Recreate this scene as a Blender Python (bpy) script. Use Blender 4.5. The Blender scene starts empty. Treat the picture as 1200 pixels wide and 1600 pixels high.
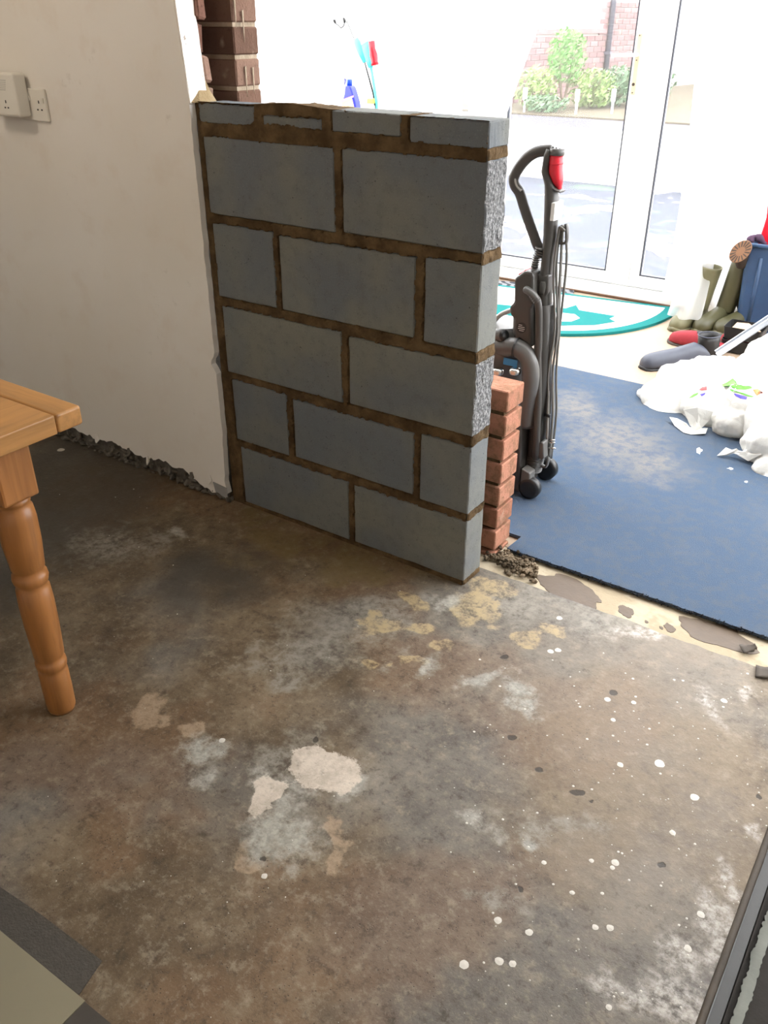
import bpy, bmesh, math, random
from mathutils import Vector, Matrix, noise
from mathutils.bvhtree import BVHTree
random.seed(7)
S = bpy.context.scene
COL = S.collection

# ------------------------------------------------------------------ camera
CAM_POS = Vector((1.89394, -1.85553, 1.44416))
CAM_R = Matrix(((0.82468401, 0.56559031, 0.00196965),
                (-0.28249228, 0.40887843, 0.86776526),
                (0.48999427, -0.71618855, 0.4969704)))      # rows: right, up, back
FPX = 1343.35
cam = bpy.data.objects.new('camera', bpy.data.cameras.new('camera'))
COL.objects.link(cam)
cam.matrix_world = Matrix.Translation(CAM_POS) @ CAM_R.transposed().to_4x4()
cam.data.sensor_fit = 'VERTICAL'; cam.data.sensor_height = 36; cam.data.sensor_width = 27
cam.data.lens = FPX * 36 / 1600
cam.data.clip_start = .02; cam.data.clip_end = 200
S.camera = cam
def ray(u, v): return CAM_R.transposed() @ Vector(((u - 600) / FPX, -(v - 800) / FPX, -1))
def PZ(u, v, z=0.0): d = ray(u, v); return CAM_POS + d * ((z - CAM_POS.z) / d.z)
def PY(u, v, y=0.0): d = ray(u, v); return CAM_POS + d * ((y - CAM_POS.y) / d.y)
def PX(u, v, x=0.0): d = ray(u, v); return CAM_POS + d * ((x - CAM_POS.x) / d.x)

# ------------------------------------------------------------------ world, lights, exposure
W = bpy.data.worlds.new('sky'); S.world = W; W.use_nodes = True
bg = W.node_tree.nodes['Background']
bg.inputs['Color'].default_value = (0.97, 0.98, 1.0, 1); bg.inputs['Strength'].default_value = 10.0
S.view_settings.view_transform = 'Standard'; S.view_settings.look = 'None'
S.view_settings.gamma = 1; S.view_settings.use_curve_mapping = False
S.view_settings.exposure = 0.0
# ------------------------------------------------------------------ helpers: objects
def tag(o, label=None, cat=None, group=None, kind=None):
    if label: o['label'] = label
    if cat: o['category'] = cat
    if group: o['group'] = group
    if kind: o['kind'] = kind
    return o
def empty(name, loc=(0, 0, 0), rz=0.0):
    o = bpy.data.objects.new(name, None); COL.objects.link(o)
    o.location = loc; o.rotation_euler = (0, 0, rz); o.empty_display_size = .05
    return o
def link(name, me, parent=None, loc=None, rot=None):
    o = bpy.data.objects.new(name, me); COL.objects.link(o)
    if parent is not None:
        o.parent = parent
    if loc is not None: o.location = loc
    if rot is not None: o.rotation_euler = rot
    return o
def world_child(o, parent):
    """parent without moving: the parent stands unrotated, geometry is in world space"""
    o.parent = parent
    o.matrix_parent_inverse = Matrix.Translation(parent.location).inverted() if parent.type == 'EMPTY' else parent.matrix_basis.inverted()
    return o
def me_from(name, verts, faces, mat, smooth=False):
    me = bpy.data.meshes.new(name); me.from_pydata([tuple(v) for v in verts], [], faces); me.validate(); me.update()
    if mat: me.materials.append(mat)
    if smooth:
        for p in me.polygons: p.use_smooth = True
    return me
def bm_mesh(name, bm, mat, smooth=False):
    bmesh.ops.recalc_face_normals(bm, faces=bm.faces)
    me = bpy.data.meshes.new(name); bm.to_mesh(me); bm.free()
    if mat: me.materials.append(mat)
    if smooth:
        for p in me.polygons: p.use_smooth = True
    return me
def add_box(bm, lo, hi, bevel=0.0, seg=1):
    m = Matrix.Translation([(a + b) / 2 for a, b in zip(lo, hi)]) @ Matrix.Diagonal([b - a for a, b in zip(lo, hi)] + [1])
    r = bmesh.ops.create_cube(bm, size=1, matrix=m)
    if bevel:
        es = {e for v in r['verts'] for e in v.link_edges}
        bmesh.ops.bevel(bm, geom=list(es), offset=bevel, segments=seg, affect='EDGES', profile=.5)
def box(name, lo, hi, mat, parent=None, bevel=0.0, seg=1, jitter=0.0, smooth=False):
    bm = bmesh.new(); add_box(bm, lo, hi, bevel, seg)
    if jitter:
        for v in bm.verts: v.co += Vector([random.uniform(-jitter, jitter) for _ in range(3)])
    o = link(name, bm_mesh(name, bm, mat, smooth))
    if parent is not None: world_child(o, parent)
    return o
def prism(name, pts, direction, mat, parent=None, bevel=0.0, smooth=False):
    """outline of 3-D points swept along a direction"""
    bm = bmesh.new(); d = Vector(direction)
    vs = [bm.verts.new(p) for p in pts]; f = bm.faces.new(vs)
    r = bmesh.ops.extrude_face_region(bm, geom=[f])
    for v in [g for g in r['geom'] if isinstance(g, bmesh.types.BMVert)]: v.co += d
    if bevel:
        bmesh.ops.bevel(bm, geom=bm.edges[:], offset=bevel, segments=2, affect='EDGES', profile=.5, clamp_overlap=True)
    bmesh.ops.triangulate(bm, faces=[f for f in bm.faces if len(f.verts) > 4])
    o = link(name, bm_mesh(name, bm, mat, smooth))
    if parent is not None: world_child(o, parent)
    return o
def loft_bm(bm, pts, radii, n=14, ref=(0, 0, 1), cap=True, round_cap=False):
    pts = [Vector(p) for p in pts]
    radii = [r if isinstance(r, (tuple, list)) else (r, r) for r in radii]
    if len(radii) == 1: radii = radii * len(pts)
    rings = []; ref = Vector(ref)
    for i, p in enumerate(pts):
        t = (pts[min(i + 1, len(pts) - 1)] - pts[max(i - 1, 0)]).normalized()
        a = ref - t * ref.dot(t)
        if a.length < 1e-4: a = Vector((1, 0, 0)) - t * t.x
        a.normalize(); ref = a; b = t.cross(a)
        ra, rb = radii[i]
        rings.append([bm.verts.new(p + a * (ra * math.cos(q)) + b * (rb * math.sin(q))) for q in [2 * math.pi * k / n for k in range(n)]])
    for r0, r1 in zip(rings, rings[1:]):
        for k in range(n): bm.faces.new((r0[k], r0[(k + 1) % n], r1[(k + 1) % n], r1[k]))
    if cap:
        for r in (rings[0], rings[-1]):
            c = bm.verts.new(sum((v.co for v in r), Vector()) / n)
            for k in range(n): bm.faces.new((r[k], r[(k + 1) % n], c))
    return rings
def smooth_path(pts, n=6):
    pts = [Vector(p) for p in pts]; out = []
    for i in range(len(pts) - 1):
        p0, p1, p2, p3 = pts[max(i - 1, 0)], pts[i], pts[i + 1], pts[min(i + 2, len(pts) - 1)]
        for k in range(n):
            t = k / n
            out.append(.5 * ((2 * p1) + (p2 - p0) * t + (2 * p0 - 5 * p1 + 4 * p2 - p3) * t * t + (3 * p1 - p0 - 3 * p2 + p3) * t ** 3))
    return out + [pts[-1]]
def tube(name, pts, r, mat, parent=None, n=12, ref=(0, 0, 1), cap=True, smooth=True):
    bm = bmesh.new(); rr = r if isinstance(r, list) else [r] * len(pts)
    loft_bm(bm, pts, rr, n, ref, cap)
    o = link(name, bm_mesh(name, bm, mat, smooth))
    if parent is not None: world_child(o, parent)
    return o
def lathe(name, prof, base, mat, parent=None, axis=(0, 0, 1), n=24, smooth=True):
    """profile of (radius, height)"""
    ax = Vector(axis).normalized(); base = Vector(base)
    a = ax.orthogonal().normalized(); b = ax.cross(a)
    bm = bmesh.new(); rings = []
    for r, h in prof:
        r = max(r, 1e-4)
        rings.append([bm.verts.new(base + ax * h + a * r * math.cos(2 * math.pi * k / n) + b * r * math.sin(2 * math.pi * k / n)) for k in range(n)])
    for r0, r1 in zip(rings, rings[1:]):
        for k in range(n): bm.faces.new((r0[k], r0[(k + 1) % n], r1[(k + 1) % n], r1[k]))
    bm.faces.new(rings[0]); bm.faces.new(rings[-1])
    o = link(name, bm_mesh(name, bm, mat, False))
    if smooth:
        for p in o.data.polygons: p.use_smooth = len(p.vertices) == 4
    if parent is not None: world_child(o, parent)
    return o
def fbm(x, y, z=0.0, oct=4): return noise.fractal(Vector((x, y, z)), 1.0, 2.0, oct)
def sstep(a, b, x):
    t = max(0, min(1, (x - a) / (b - a))); return t * t * (3 - 2 * t)

# ------------------------------------------------------------------ helpers: materials
class NT:
    def __init__(self, name):
        self.m = bpy.data.materials.new(name); self.m.use_nodes = True
        self.t = self.m.node_tree; self.t.nodes.clear()
        self.out = self.t.nodes.new('ShaderNodeOutputMaterial')
        g = self.t.nodes.new('ShaderNodeNewGeometry'); self.pos = g.outputs['Position']
    def n(self, kind, **kw):
        x = self.t.nodes.new(kind)
        for k, v in kw.items(): setattr(x, k, v)
        return x
    def l(self, a, b): self.t.links.new(a, b)
    def put(self, sock, v):
        if isinstance(v, bpy.types.NodeSocket): self.l(v, sock)
        elif v is not None:
            if sock.type == 'RGBA' and len(v) == 3: v = (*v, 1)
            sock.default_value = v
    def noise(self, scale, detail=4, rough=.55, vec=None, dist=0.0, color=False):
        x = self.n('ShaderNodeTexNoise'); self.put(x.inputs['Vector'], vec or self.pos)
        x.inputs['Scale'].default_value = scale; x.inputs['Detail'].default_value = detail
        x.inputs['Roughness'].default_value = rough; x.inputs['Distortion'].default_value = dist
        return x.outputs['Color' if color else 'Fac']
    def vor(self, scale, vec=None, feature='F1', out='Distance', rnd=1.0):
        x = self.n('ShaderNodeTexVoronoi', feature=feature); self.put(x.inputs['Vector'], vec or self.pos)
        x.inputs['Scale'].default_value = scale; x.inputs['Randomness'].default_value = rnd
        return x.outputs[out]
    def math(self, op, a, b=None, c=None, clamp=False):
        x = self.n('ShaderNodeMath', operation=op, use_clamp=clamp)
        for i, v in enumerate((a, b, c)):
            if v is not None: self.put(x.inputs[i], v)
        return x.outputs[0]
    def vmath(self, op, a, b=None):
        x = self.n('ShaderNodeVectorMath', operation=op)
        for i, v in enumerate((a, b)):
            if v is not None: self.put(x.inputs[i], v)
        return x.outputs['Value' if op in ('LENGTH', 'DOT_PRODUCT', 'DISTANCE') else 'Vector']
    def ss(self, v, a, b, lo=0.0, hi=1.0):
        x = self.n('ShaderNodeMapRange', interpolation_type='SMOOTHSTEP'); self.put(x.inputs['Value'], v)
        for k, q in zip(('From Min', 'From Max', 'To Min', 'To Max'), (a, b, lo, hi)): x.inputs[k].default_value = q
        return x.outputs[0]
    def ramp(self, fac, stops):
        x = self.n('ShaderNodeValToRGB'); self.put(x.inputs[0], fac); r = x.color_ramp
        while len(r.elements) < len(stops): r.elements.new(.5)
        for e, (p, c) in zip(r.elements, stops): e.position = p; e.color = (*c, 1)
        return x.outputs[0]
    def mix(self, fac, a, b, mode='MIX'):
        x = self.n('ShaderNodeMix', data_type='RGBA', blend_type=mode); self.put(x.inputs[0], fac)
        self.put(x.inputs[6], a); self.put(x.inputs[7], b); return x.outputs[2]
    def mapping(self, vec, loc=(0, 0, 0), rot=(0, 0, 0), scale=(1, 1, 1), kind='POINT'):
        x = self.n('ShaderNodeMapping', vector_type=kind); self.put(x.inputs[0], vec)
        x.inputs[1].default_value = loc; x.inputs[2].default_value = rot; x.inputs[3].default_value = scale
        return x.outputs[0]
    def bump(self, h, strength=.3, dist=.01, normal=None):
        x = self.n('ShaderNodeBump'); self.put(x.inputs['Height'], h)
        x.inputs['Strength'].default_value = strength; x.inputs['Distance'].default_value = dist
        if normal is not None: self.l(normal, x.inputs['Normal'])
        return x.outputs[0]
    def rnd(self): return self.n('ShaderNodeObjectInfo').outputs['Random']
    def bsdf(self, color, rough=.6, normal=None, **kw):
        x = self.n('ShaderNodeBsdfPrincipled'); self.put(x.inputs['Base Color'], color); self.put(x.inputs['Roughness'], rough)
        if normal is not None: self.l(normal, x.inputs['Normal'])
        for k, v in kw.items(): self.put(x.inputs[k.replace('_', ' ')], v)
        self.l(x.outputs[0], self.out.inputs[0]); return x
def simple(name, col, rough=.5, var=.12, scale=30, bump=.08, metal=0.0, spec=.5, **kw):
    t = NT(name); f = t.noise(scale, 4)
    c = t.mix(f, [x * (1 - var) for x in col], [min(1, x * (1 + var)) for x in col])
    t.bsdf(c, rough, t.bump(t.noise(scale * 3, 3), bump, .003), Metallic=metal, Specular_IOR_Level=spec, **kw)
    return t.m
def srgb(r, g, b): return tuple((x / 255 / 12.92 if x <= 10 else ((x / 255 + .055) / 1.055) ** 2.4) for x in (r, g, b))

# concrete block
def mat_block(name, base):
    t = NT(name); r = t.rnd()
    big = t.noise(4, 3, .5); fine = t.noise(230, 3, .75); mid = t.noise(30, 4, .65)
    c = t.mix(t.ss(big, .35, .65), (base[0] * .84, base[1] * .90, base[2] * 1.02), (base[0] * 1.12, base[1] * 1.10, base[2] * 1.0))
    c = t.mix(t.ss(mid, .45, .7, 0, .45), c, [x * .72 for x in base])
    c = t.mix(t.ss(r, 0, 1, 0, .35), c, (base[0] * .80, base[1] * .90, base[2] * 1.08))
    c = t.mix(t.ss(fine, .56, .74, 0, .45), c, [min(1, x * 1.8) for x in base])
    c = t.mix(t.ss(fine, .42, .28, 0, .5), c, [x * .5 for x in base])
    pit = t.math('MULTIPLY', t.ss(t.vor(120), .17, .06), t.ss(mid, .44, .56))
    pit = t.math('MAXIMUM', pit, t.ss(t.vor(27), .06, .03))
    c = t.mix(t.math('MULTIPLY', pit, .8), c, [x * .22 for x in base])
    h = t.math('SUBTRACT', t.math('MULTIPLY', fine, .5), t.math('MULTIPLY', pit, 1.6))
    t.bsdf(c, .92, t.bump(h, .5, .003), Specular_IOR_Level=.15)
    return t.m
M = {}
M['block'] = mat_block('concrete_block', (.178, .180, .170))
def mat_cut():
    t = NT('split_block_face')
    v = t.vor(95); f = t.noise(140, 4, .7)
    c = t.ramp(f, [(.3, (.07, .07, .07)), (.5, (.2, .2, .2)), (.68, (.42, .42, .41))])
    t.bsdf(c, .95, t.bump(t.math('ADD', f, v), .9, .006), Specular_IOR_Level=.1); return t.m
M['block_cut'] = mat_cut()
def mat_mortar(name, dark, light):
    t = NT(name); f = t.noise(14, 5, .6); g = t.noise(120, 4, .7)
    c = t.mix(t.ss(f, .35, .68), dark, light)
    c = t.mix(t.ss(g, .58, .75, 0, .5), c, [x * .45 for x in dark])
    t.bsdf(c, .95, t.bump(g, .8, .005), Specular_IOR_Level=.1); return t.m
M['mortar'] = mat_mortar('brown_mortar', (.068, .043, .021), (.150, .098, .050))
M['mortar_grey'] = mat_mortar('old_mortar', (.30, .24, .17), (.44, .36, .27))
def mat_brick(name, cols, spec=.15, dirt=0.0):
    t = NT(name); r = t.rnd()
    f = t.noise(11, 5, .6); g = t.noise(90, 4, .7)
    c = t.ramp(t.math('ADD', t.math('MULTIPLY', r, .6), t.math('MULTIPLY', f, .5)), [(.15, cols[0]), (.5, cols[1]), (.85, cols[2])])
    c = t.mix(t.ss(g, .56, .74, 0, .6), c, [x * .45 for x in cols[0]])
    c = t.mix(t.ss(t.noise(7, 4, .6), .60, .72, 0, .55), c, (.50, .40, .29))
    if dirt: c = t.mix(t.ss(t.noise(24, 5, .7), .44, .62, 0, dirt), c, (.20, .115, .065))
    t.bsdf(c, .9, t.bump(g, .7, .004), Specular_IOR_Level=spec); return t.m
M['brick_new'] = mat_brick('orange_brick', ((.30, .125, .078), (.42, .19, .122), (.50, .25, .165)), dirt=.7)
M['brick_old'] = mat_brick('brown_brick', ((.092, .052, .036), (.150, .086, .060), (.215, .132, .096)))
M['brick_core'] = mat_brick('rough_brick', ((.10, .05, .035), (.22, .11, .08), (.30, .20, .15)))
M['brick_far'] = mat_brick('house_brick', ((.135, .078, .078), (.175, .105, .105), (.21, .135, .135)))

# plaster
def mat_plaster():
    t = NT('white_plaster')
    a = t.noise(1.6, 3, .5); b = t.noise(7, 4, .6); f = t.noise(60, 4, .65)
    c = t.mix(t.ss(a, .35, .65), (.80, .76, .70), (.83, .80, .76))
    c = t.mix(t.ss(b, .52, .72, 0, .35), c, (.74, .66, .58))
    scuff = t.math('MULTIPLY', t.ss(t.noise(16, 5, .7), .62, .74), t.ss(t.noise(3, 2), .45, .6))
    c = t.mix(t.math('MULTIPLY', scuff, .25), c, (.42, .38, .33))
    t.bsdf(c, .75, t.bump(t.math('ADD', b, t.math('MULTIPLY', f, .35)), .12, .01), Specular_IOR_Level=.25); return t.m
M['plaster'] = mat_plaster()
def mat_paint():
    t = NT('flaking_white_paint')
    f = t.noise(26, 5, .7); k = t.ss(f, .66, .72)
    c = t.mix(k, (.80, .74, .67), (.28, .22, .17))
    c = t.mix(t.ss(t.noise(5, 3), .5, .7, 0, .4), c, (.74, .64, .54))
    t.bsdf(c, .7, t.bump(t.math('SUBTRACT', t.noise(70, 4), k), .4, .004)); return t.m
M['jamb'] = mat_paint()
M['rubble'] = simple('grey_rubble', (.16, .145, .125), .95, .5, 60, .8, spec=.1)
M['white_wall'] = simple('white_emulsion', (.72, .70, .66), .8, .03, 6, .05, spec=.2)
M['ceiling'] = simple('white_ceiling', (.75, .73, .70), .9, .02, 5, .05, spec=.1)
M['upvc'] = simple('white_upvc', (.82, .82, .80), .35, .02, 8, .01)

# concrete floor with its own stains, filler patches and pits (patch outlines ride on the slab's vertices)
import numpy as np
PATCH = {
 'dark': [(120, 780, 200, 130), (40, 760, 150, 130), (20, 900, 110, 90), (330, 900, 120, 60)],
 'olive': [(440, 850, 90, 42), (560, 890, 100, 30), (420, 800, 50, 20)],
 'right': [(1000, 1150, 330, 260), (1050, 1000, 260, 80), (980, 1330, 260, 160)],
 'smear': [(520, 1010, 120, 60), (430, 1040, 70, 40), (610, 970, 70, 40), (470, 1220, 110, 70), (660, 1050, 40, 40), (330, 1170, 70, 40), (180, 850, 110, 36), (790, 940, 90, 40), (930, 960, 90, 40), (760, 1400, 60, 40), (860, 1300, 90, 40)],
 'tan': [(245, 1105, 30, 30), (300, 1138, 24, 18), (524, 1322, 22, 42), (392, 1335, 20, 30), (250, 1125, 18, 14)],
 'yellow': [(650, 940, 22, 12), (738, 948, 38, 32), (690, 1007, 17, 15), (600, 978, 42, 16), (660, 978, 20, 12), (590, 1035, 18, 12), (640, 1035, 22, 10), (815, 1000, 34, 20), (765, 918, 40, 16), (850, 985, 24, 14)],
 'pale': [(445, 1295, 70, 78), (412, 1250, 34, 34), (320, 1160, 54, 24), (333, 1212, 16, 34), (760, 1060, 48, 18), (818, 1105, 26, 46), (698, 940, 34, 20), (748, 1290, 34, 18), (650, 1050, 22, 28), (280, 832, 20, 12), (830, 1320, 40, 16), (530, 1230, 36, 30)],
 'white': [(500, 1208, 54, 38), (416, 1252, 28, 28)],
 'scrape': [(1105, 1105, 22, 50), (1000, 988, 70, 18), (1160, 1082, 26, 16), (1050, 1570, 120, 50), (1110, 1450, 34, 100), (990, 1580, 50, 50), (1140, 1390, 26, 80), (1170, 1290, 26, 20), (1165, 1030, 60, 14), (950, 1540, 40, 50), (1075, 1500, 40, 60)],
 'pit': [(1032, 1353, 8, 5), (900, 1237, 13, 5), (922, 1250, 6, 4), (840, 1203, 7, 5), (788, 1028, 8, 5), (797, 1153, 7, 5), (958, 1084, 9, 5), (812, 1388, 6, 6), (494, 1157, 5, 5), (413, 1342, 6, 5), (1185, 1245, 5, 5)],
}
_rng = np.random.default_rng(11); _tab = _rng.random((256, 256))
def vnoise(x, y):
    xi = np.floor(x).astype(int); yi = np.floor(y).astype(int); fx = x - xi; fy = y - yi
    fx = fx * fx * (3 - 2 * fx); fy = fy * fy * (3 - 2 * fy)
    g = lambda i, j: _tab[(xi + i) % 256, (yi + j) % 256]
    return (g(0, 0) * (1 - fx) + g(1, 0) * fx) * (1 - fy) + (g(0, 1) * (1 - fx) + g(1, 1) * fx) * fy
def vfbm(x, y, sc, oct=5, seed=0, gain=.55):
    r = 0; a = 1; n = 0
    for k in range(oct): r = r + a * vnoise(x * sc * 2 ** k + seed + 17.3 * k, y * sc * 2 ** k + seed * 1.7 + 5.1 * k); n += a; a *= gain
    return r / n
PATCH['pepper'] = [(200, 1240, 190, 190), (330, 1420, 170, 130), (120, 1150, 120, 90)]
def patch_value(lst, X, Y, warp):
    out = np.full(X.shape, -1.0)
    Xw = X + warp * ((vfbm(X, Y, 9, 5, 3) - .5) * .30 + (vfbm(X, Y, 40, 3, 9) - .5) * .05)
    Yw = Y + warp * ((vfbm(X, Y, 9, 5, 31) - .5) * .30 + (vfbm(X, Y, 40, 3, 77) - .5) * .05)
    for (u, v, ru, rv) in lst:
        c = PZ(u, v); dx = PZ(u + ru, v) - c; dy = PZ(u, v - rv) - c
        a = math.atan2(dx.y, dx.x); perp = max(abs(-math.sin(a) * dy.x + math.cos(a) * dy.y), .004)
        p = ((Xw - c.x) * math.cos(a) + (Yw - c.y) * math.sin(a)) / dx.length
        q = (-(Xw - c.x) * math.sin(a) + (Yw - c.y) * math.cos(a)) / perp
        out = np.maximum(out, 1 - np.sqrt(p * p + q * q))
    return out
def mat_floor():
    t = NT('stained_concrete_floor')
    alphas = {}
    def attr(name):
        x = t.n('ShaderNodeAttribute', attribute_name=name); alphas[name] = x.outputs['Alpha']; s3 = t.n('ShaderNodeSeparateColor'); t.l(x.outputs['Color'], s3.inputs[0])
        return [s3.outputs[0], s3.outputs[1], s3.outputs[2]]
    dark, olive, right = attr('zone'); smear, tan, yel = attr('patch_a'); pale, wht, scr = attr('patch_b'); pitm, n1, rust = attr('tone')
    n2 = t.noise(5.0, 6, .70); n3 = t.noise(21, 6, .76); n4 = t.noise(150, 3, .75); n5 = t.noise(55, 4, .72)
    j = t.math('MULTIPLY', t.math('SUBTRACT', n3, .5), 1.6)
    def m(v, soft, k=.35): return t.ss(t.math('ADD', v, t.math('MULTIPLY', j, k)), 0, soft)
    brown = t.ramp(n2, [(.30, (.058, .040, .022)), (.44, (.108, .076, .043)), (.56, (.158, .115, .069)), (.75, (.225, .175, .115))])
    grey = t.ramp(n2, [(.30, (.072, .061, .050)), (.5, (.140, .122, .100)), (.75, (.23, .205, .170))])
    c = t.mix(t.ss(n1, .42, .60), brown, grey)
    c = t.mix(t.ss(rust, .52, .68, 0, .5), c, (.165, .092, .045))
    c = t.mix(t.ss(n3, .51, .70, 0, .65), c, (.29, .24, .175))
    c = t.mix(t.ss(n3, .48, .31, 0, .75), c, (.044, .032, .020))
    c = t.mix(t.ss(n5, .54, .70, 0, .45), c, (.27, .225, .165))
    c = t.mix(t.ss(n5, .46, .30, 0, .55), c, (.045, .034, .022))
    c = t.mix(t.ss(n4, .56, .74, 0, .35), c, (.33, .285, .22))
    c = t.mix(t.math('MULTIPLY', m(dark, .8, .5), .75), c, (.048, .042, .034))
    c = t.mix(t.math('MULTIPLY', m(olive, .8, .5), .6), c, (.150, .108, .040))
    c = t.mix(t.math('MULTIPLY', m(right, .9, .5), .45), c, (.275, .222, .165))
    gate = t.ss(t.math('ADD', t.math('MULTIPLY', n3, .6), t.math('MULTIPLY', n5, .4)), .40, .58, .1, .9)
    c = t.mix(t.math('MULTIPLY', m(smear, .9, .8), gate), c, (.255, .235, .195))
    c = t.mix(t.math('MULTIPLY', m(tan, .3, .6), t.ss(n3, .36, .58, .25, .85)), c, (.34, .25, .165))
    c = t.mix(t.math('MULTIPLY', m(yel, .28, .5), gate), c, (.40, .305, .165))
    c = t.mix(t.math('MULTIPLY', m(pale, .7, .8), t.ss(n3, .34, .56, .30, .95)), c, t.mix(t.ss(n5, .35, .65), (.25, .24, .205), (.40, .375, .32)))
    w = m(wht, .12, .55)
    c = t.mix(t.math('MULTIPLY', w, t.ss(n5, .28, .46, .45, 1)), c, t.mix(t.ss(n3, .36, .64), (.42, .36, .29), (.60, .52, .43)))
    c = t.mix(t.math('MULTIPLY', m(scr, .8, .6), t.ss(n5, .34, .68)), c, (.47, .435, .39))
    pit = t.math('MULTIPLY', t.ss(t.vor(85), .15, .06), t.math('MAXIMUM', t.ss(rust, .54, .62, 0, .7), m(alphas['zone'], .6, .6)))
    pit = t.math('MAXIMUM', pit, m(pitm, .25, 1.2))
    c = t.mix(t.math('MULTIPLY', pit, .82), c, (.020, .015, .010))
    h = t.math('SUBTRACT', t.math('ADD', t.math('MULTIPLY', n3, .7), t.math('MULTIPLY', n5, .5)), pit)
    h = t.math('ADD', h, t.math('MULTIPLY', w, .4))
    t.bsdf(c, t.ss(n2, .3, .7, .48, .70), t.bump(h, .35, .006), Specular_IOR_Level=.35)
    return t.m
M['floor'] = mat_floor()
def mat_threshold():
    t = NT('cream_screed'); f = t.noise(6, 4, .6); g = t.noise(50, 4, .7)
    c = t.mix(t.ss(f, .46, .56), (.36, .295, .20), (.46, .39, .28))
    c = t.mix(t.ss(g, .58, .74, 0, .6), c, (.32, .25, .17))
    t.bsdf(c, .85, t.bump(g, .5, .004), Specular_IOR_Level=.2); return t.m
M['screed'] = mat_threshold()
M['damp'] = simple('brown_adhesive', (.095, .063, .037), .55, .25, 25, .3)
def mat_carpet():
    t = NT('blue_carpet'); f = t.noise(420, 2, .8); g = t.noise(3, 4, .6); k = t.noise(26, 4, .7)
    c = t.mix(f, (.047, .073, .120), (.095, .135, .195)); c = t.mix(t.ss(k, .42, .66, 0, .5), c, (.105, .118, .135))
    w = None
    for (u, v, ru, rv) in [(960, 690, 120, 60), (1020, 730, 80, 40), (900, 640, 60, 40), (870, 1010, 60, 30)]:
        q0 = PZ(u, v); dx = (PZ(u + ru, v) - q0).length; dy = (PZ(u, v - rv) - q0).length
        q = t.mapping(t.vmath('ADD', t.pos, t.vmath('MULTIPLY', t.noise(12, 4, color=True), (.2, .2, 0))), (q0.x + .1, q0.y + .1, 0), (0, 0, .5), (dx, dy, 1000), 'TEXTURE')
        m = t.ss(t.vmath('LENGTH', q), 1.0, .1); w = m if w is None else t.math('MAXIMUM', w, m)
    c = t.mix(t.math('MULTIPLY', w, t.ss(k, .35, .6, .3, .85)), c, (.205, .192, .178))
    c = t.mix(t.ss(g, .5, .7, 0, .35), c, (.12, .135, .16))
    t.bsdf(c, .95, t.bump(f, .7, .006), Specular_IOR_Level=.1); return t.m
M['carpet'] = mat_carpet()
def mat_cork():
    t = NT('beige_cork_floor'); f = t.noise(120, 3, .7); v = t.vor(60)
    c = t.mix(f, (.28, .20, .135), (.38, .285, .20)); c = t.mix(t.ss(v, .12, .06, 0, .5), c, (.40, .27, .18))
    t.bsdf(c, .6, t.bump(f, .1, .002)); return t.m
M['cork'] = mat_cork()
def mat_pine(name, axis, base=(.42, .205, .062)):
    t = NT(name); sc = [22, 22, 22]; sc[axis] = 1.6
    q = t.mapping(t.pos, scale=sc)
    f = t.noise(1.0, 5, .6, vec=q, dist=.9); g = t.noise(5.0, 3, .6, vec=q)
    c = t.ramp(f, [(.28, [x * .62 for x in base]), (.5, base), (.72, [min(1, x * 1.25) for x in base])])
    c = t.mix(t.ss(g, .55, .75, 0, .4), c, [x * .55 for x in base])
    kn = t.ss(t.vor(5.5), .07, .03); c = t.mix(t.math('MULTIPLY', kn, .7), c, (.11, .040, .012))
    t.bsdf(c, .38, t.bump(f, .12, .003), Specular_IOR_Level=.45); return t.m
M['pine_x'] = mat_pine('pine_along_x', 0); M['pine_y'] = mat_pine('pine_along_y', 1); M['pine_z'] = mat_pine('pine_along_z', 2, (.34, .140, .040))
M['tile_beige'] = simple('beige_vinyl_tile', (.225, .20, .135), .5, .08, 9, .05)
M['tile_dark'] = simple('dark_vinyl_tile', (.05, .043, .035), .6, .2, 30, .2)
M['adhesive'] = simple('black_adhesive_strip', (.058, .051, .041), .7, .35, 70, .6)
M['plastic_white'] = simple('white_plastic', (.78, .75, .68), .35, .03, 10, .01)
M['plastic_black'] = simple('black_plastic', (.012, .012, .012), .4, .1, 20, .02)
M['vac_dark'] = simple('charcoal_plastic', (.058, .053, .047), .38, .08, 12, .02)
M['vac_mid'] = simple('grey_plastic', (.105, .10, .092), .35, .08, 12, .02)
M['vac_light'] = simple('silver_plastic', (.42, .41, .39), .3, .05, 12, .02)
M['cable'] = simple('grey_cable', (.15, .143, .128), .45, .08, 20, .02)
M['chrome'] = simple('dull_chrome', (.62, .60, .56), .25, .05, 12, .02, metal=1.0)
M['red'] = simple('red_plastic', (.60, .012, .028), .35, .05, 12, .02)
M['red_bright'] = simple('bright_red_plastic', (.55, .006, .02), .35, .04, 12, .02)
M['blue_sticker'] = simple('blue_sticker', (.03, .23, .50), .4, .05, 30, .01)
M['print_white'] = simple('white_print', (.75, .75, .73), .5, .02, 30, .01)
M['bin_blue'] = simple('blue_bin_plastic', (.026, .062, .135), .42, .35, 9, .06)
M['olive'] = simple('olive_rubber', (.060, .056, .024), .42, .18, 14, .04)
M['olive_pale'] = simple('pale_olive_rubber', (.13, .122, .062), .5, .15, 14, .04)
M['tread'] = simple('brown_rubber_sole', (.20, .10, .05), .7, .15, 30, .1)
M['tread_dark'] = simple('dark_rubber', (.05, .035, .025), .7, .15, 30, .1)
M['red_cloth'] = simple('red_canvas', (.24, .010, .018), .8, .15, 60, .3)
M['navy'] = simple('navy_leather', (.045, .051, .072), .5, .3, 16, .1)
M['black_leather'] = simple('black_leather', (.008, .008, .0085), .5, .2, 30, .1)
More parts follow.
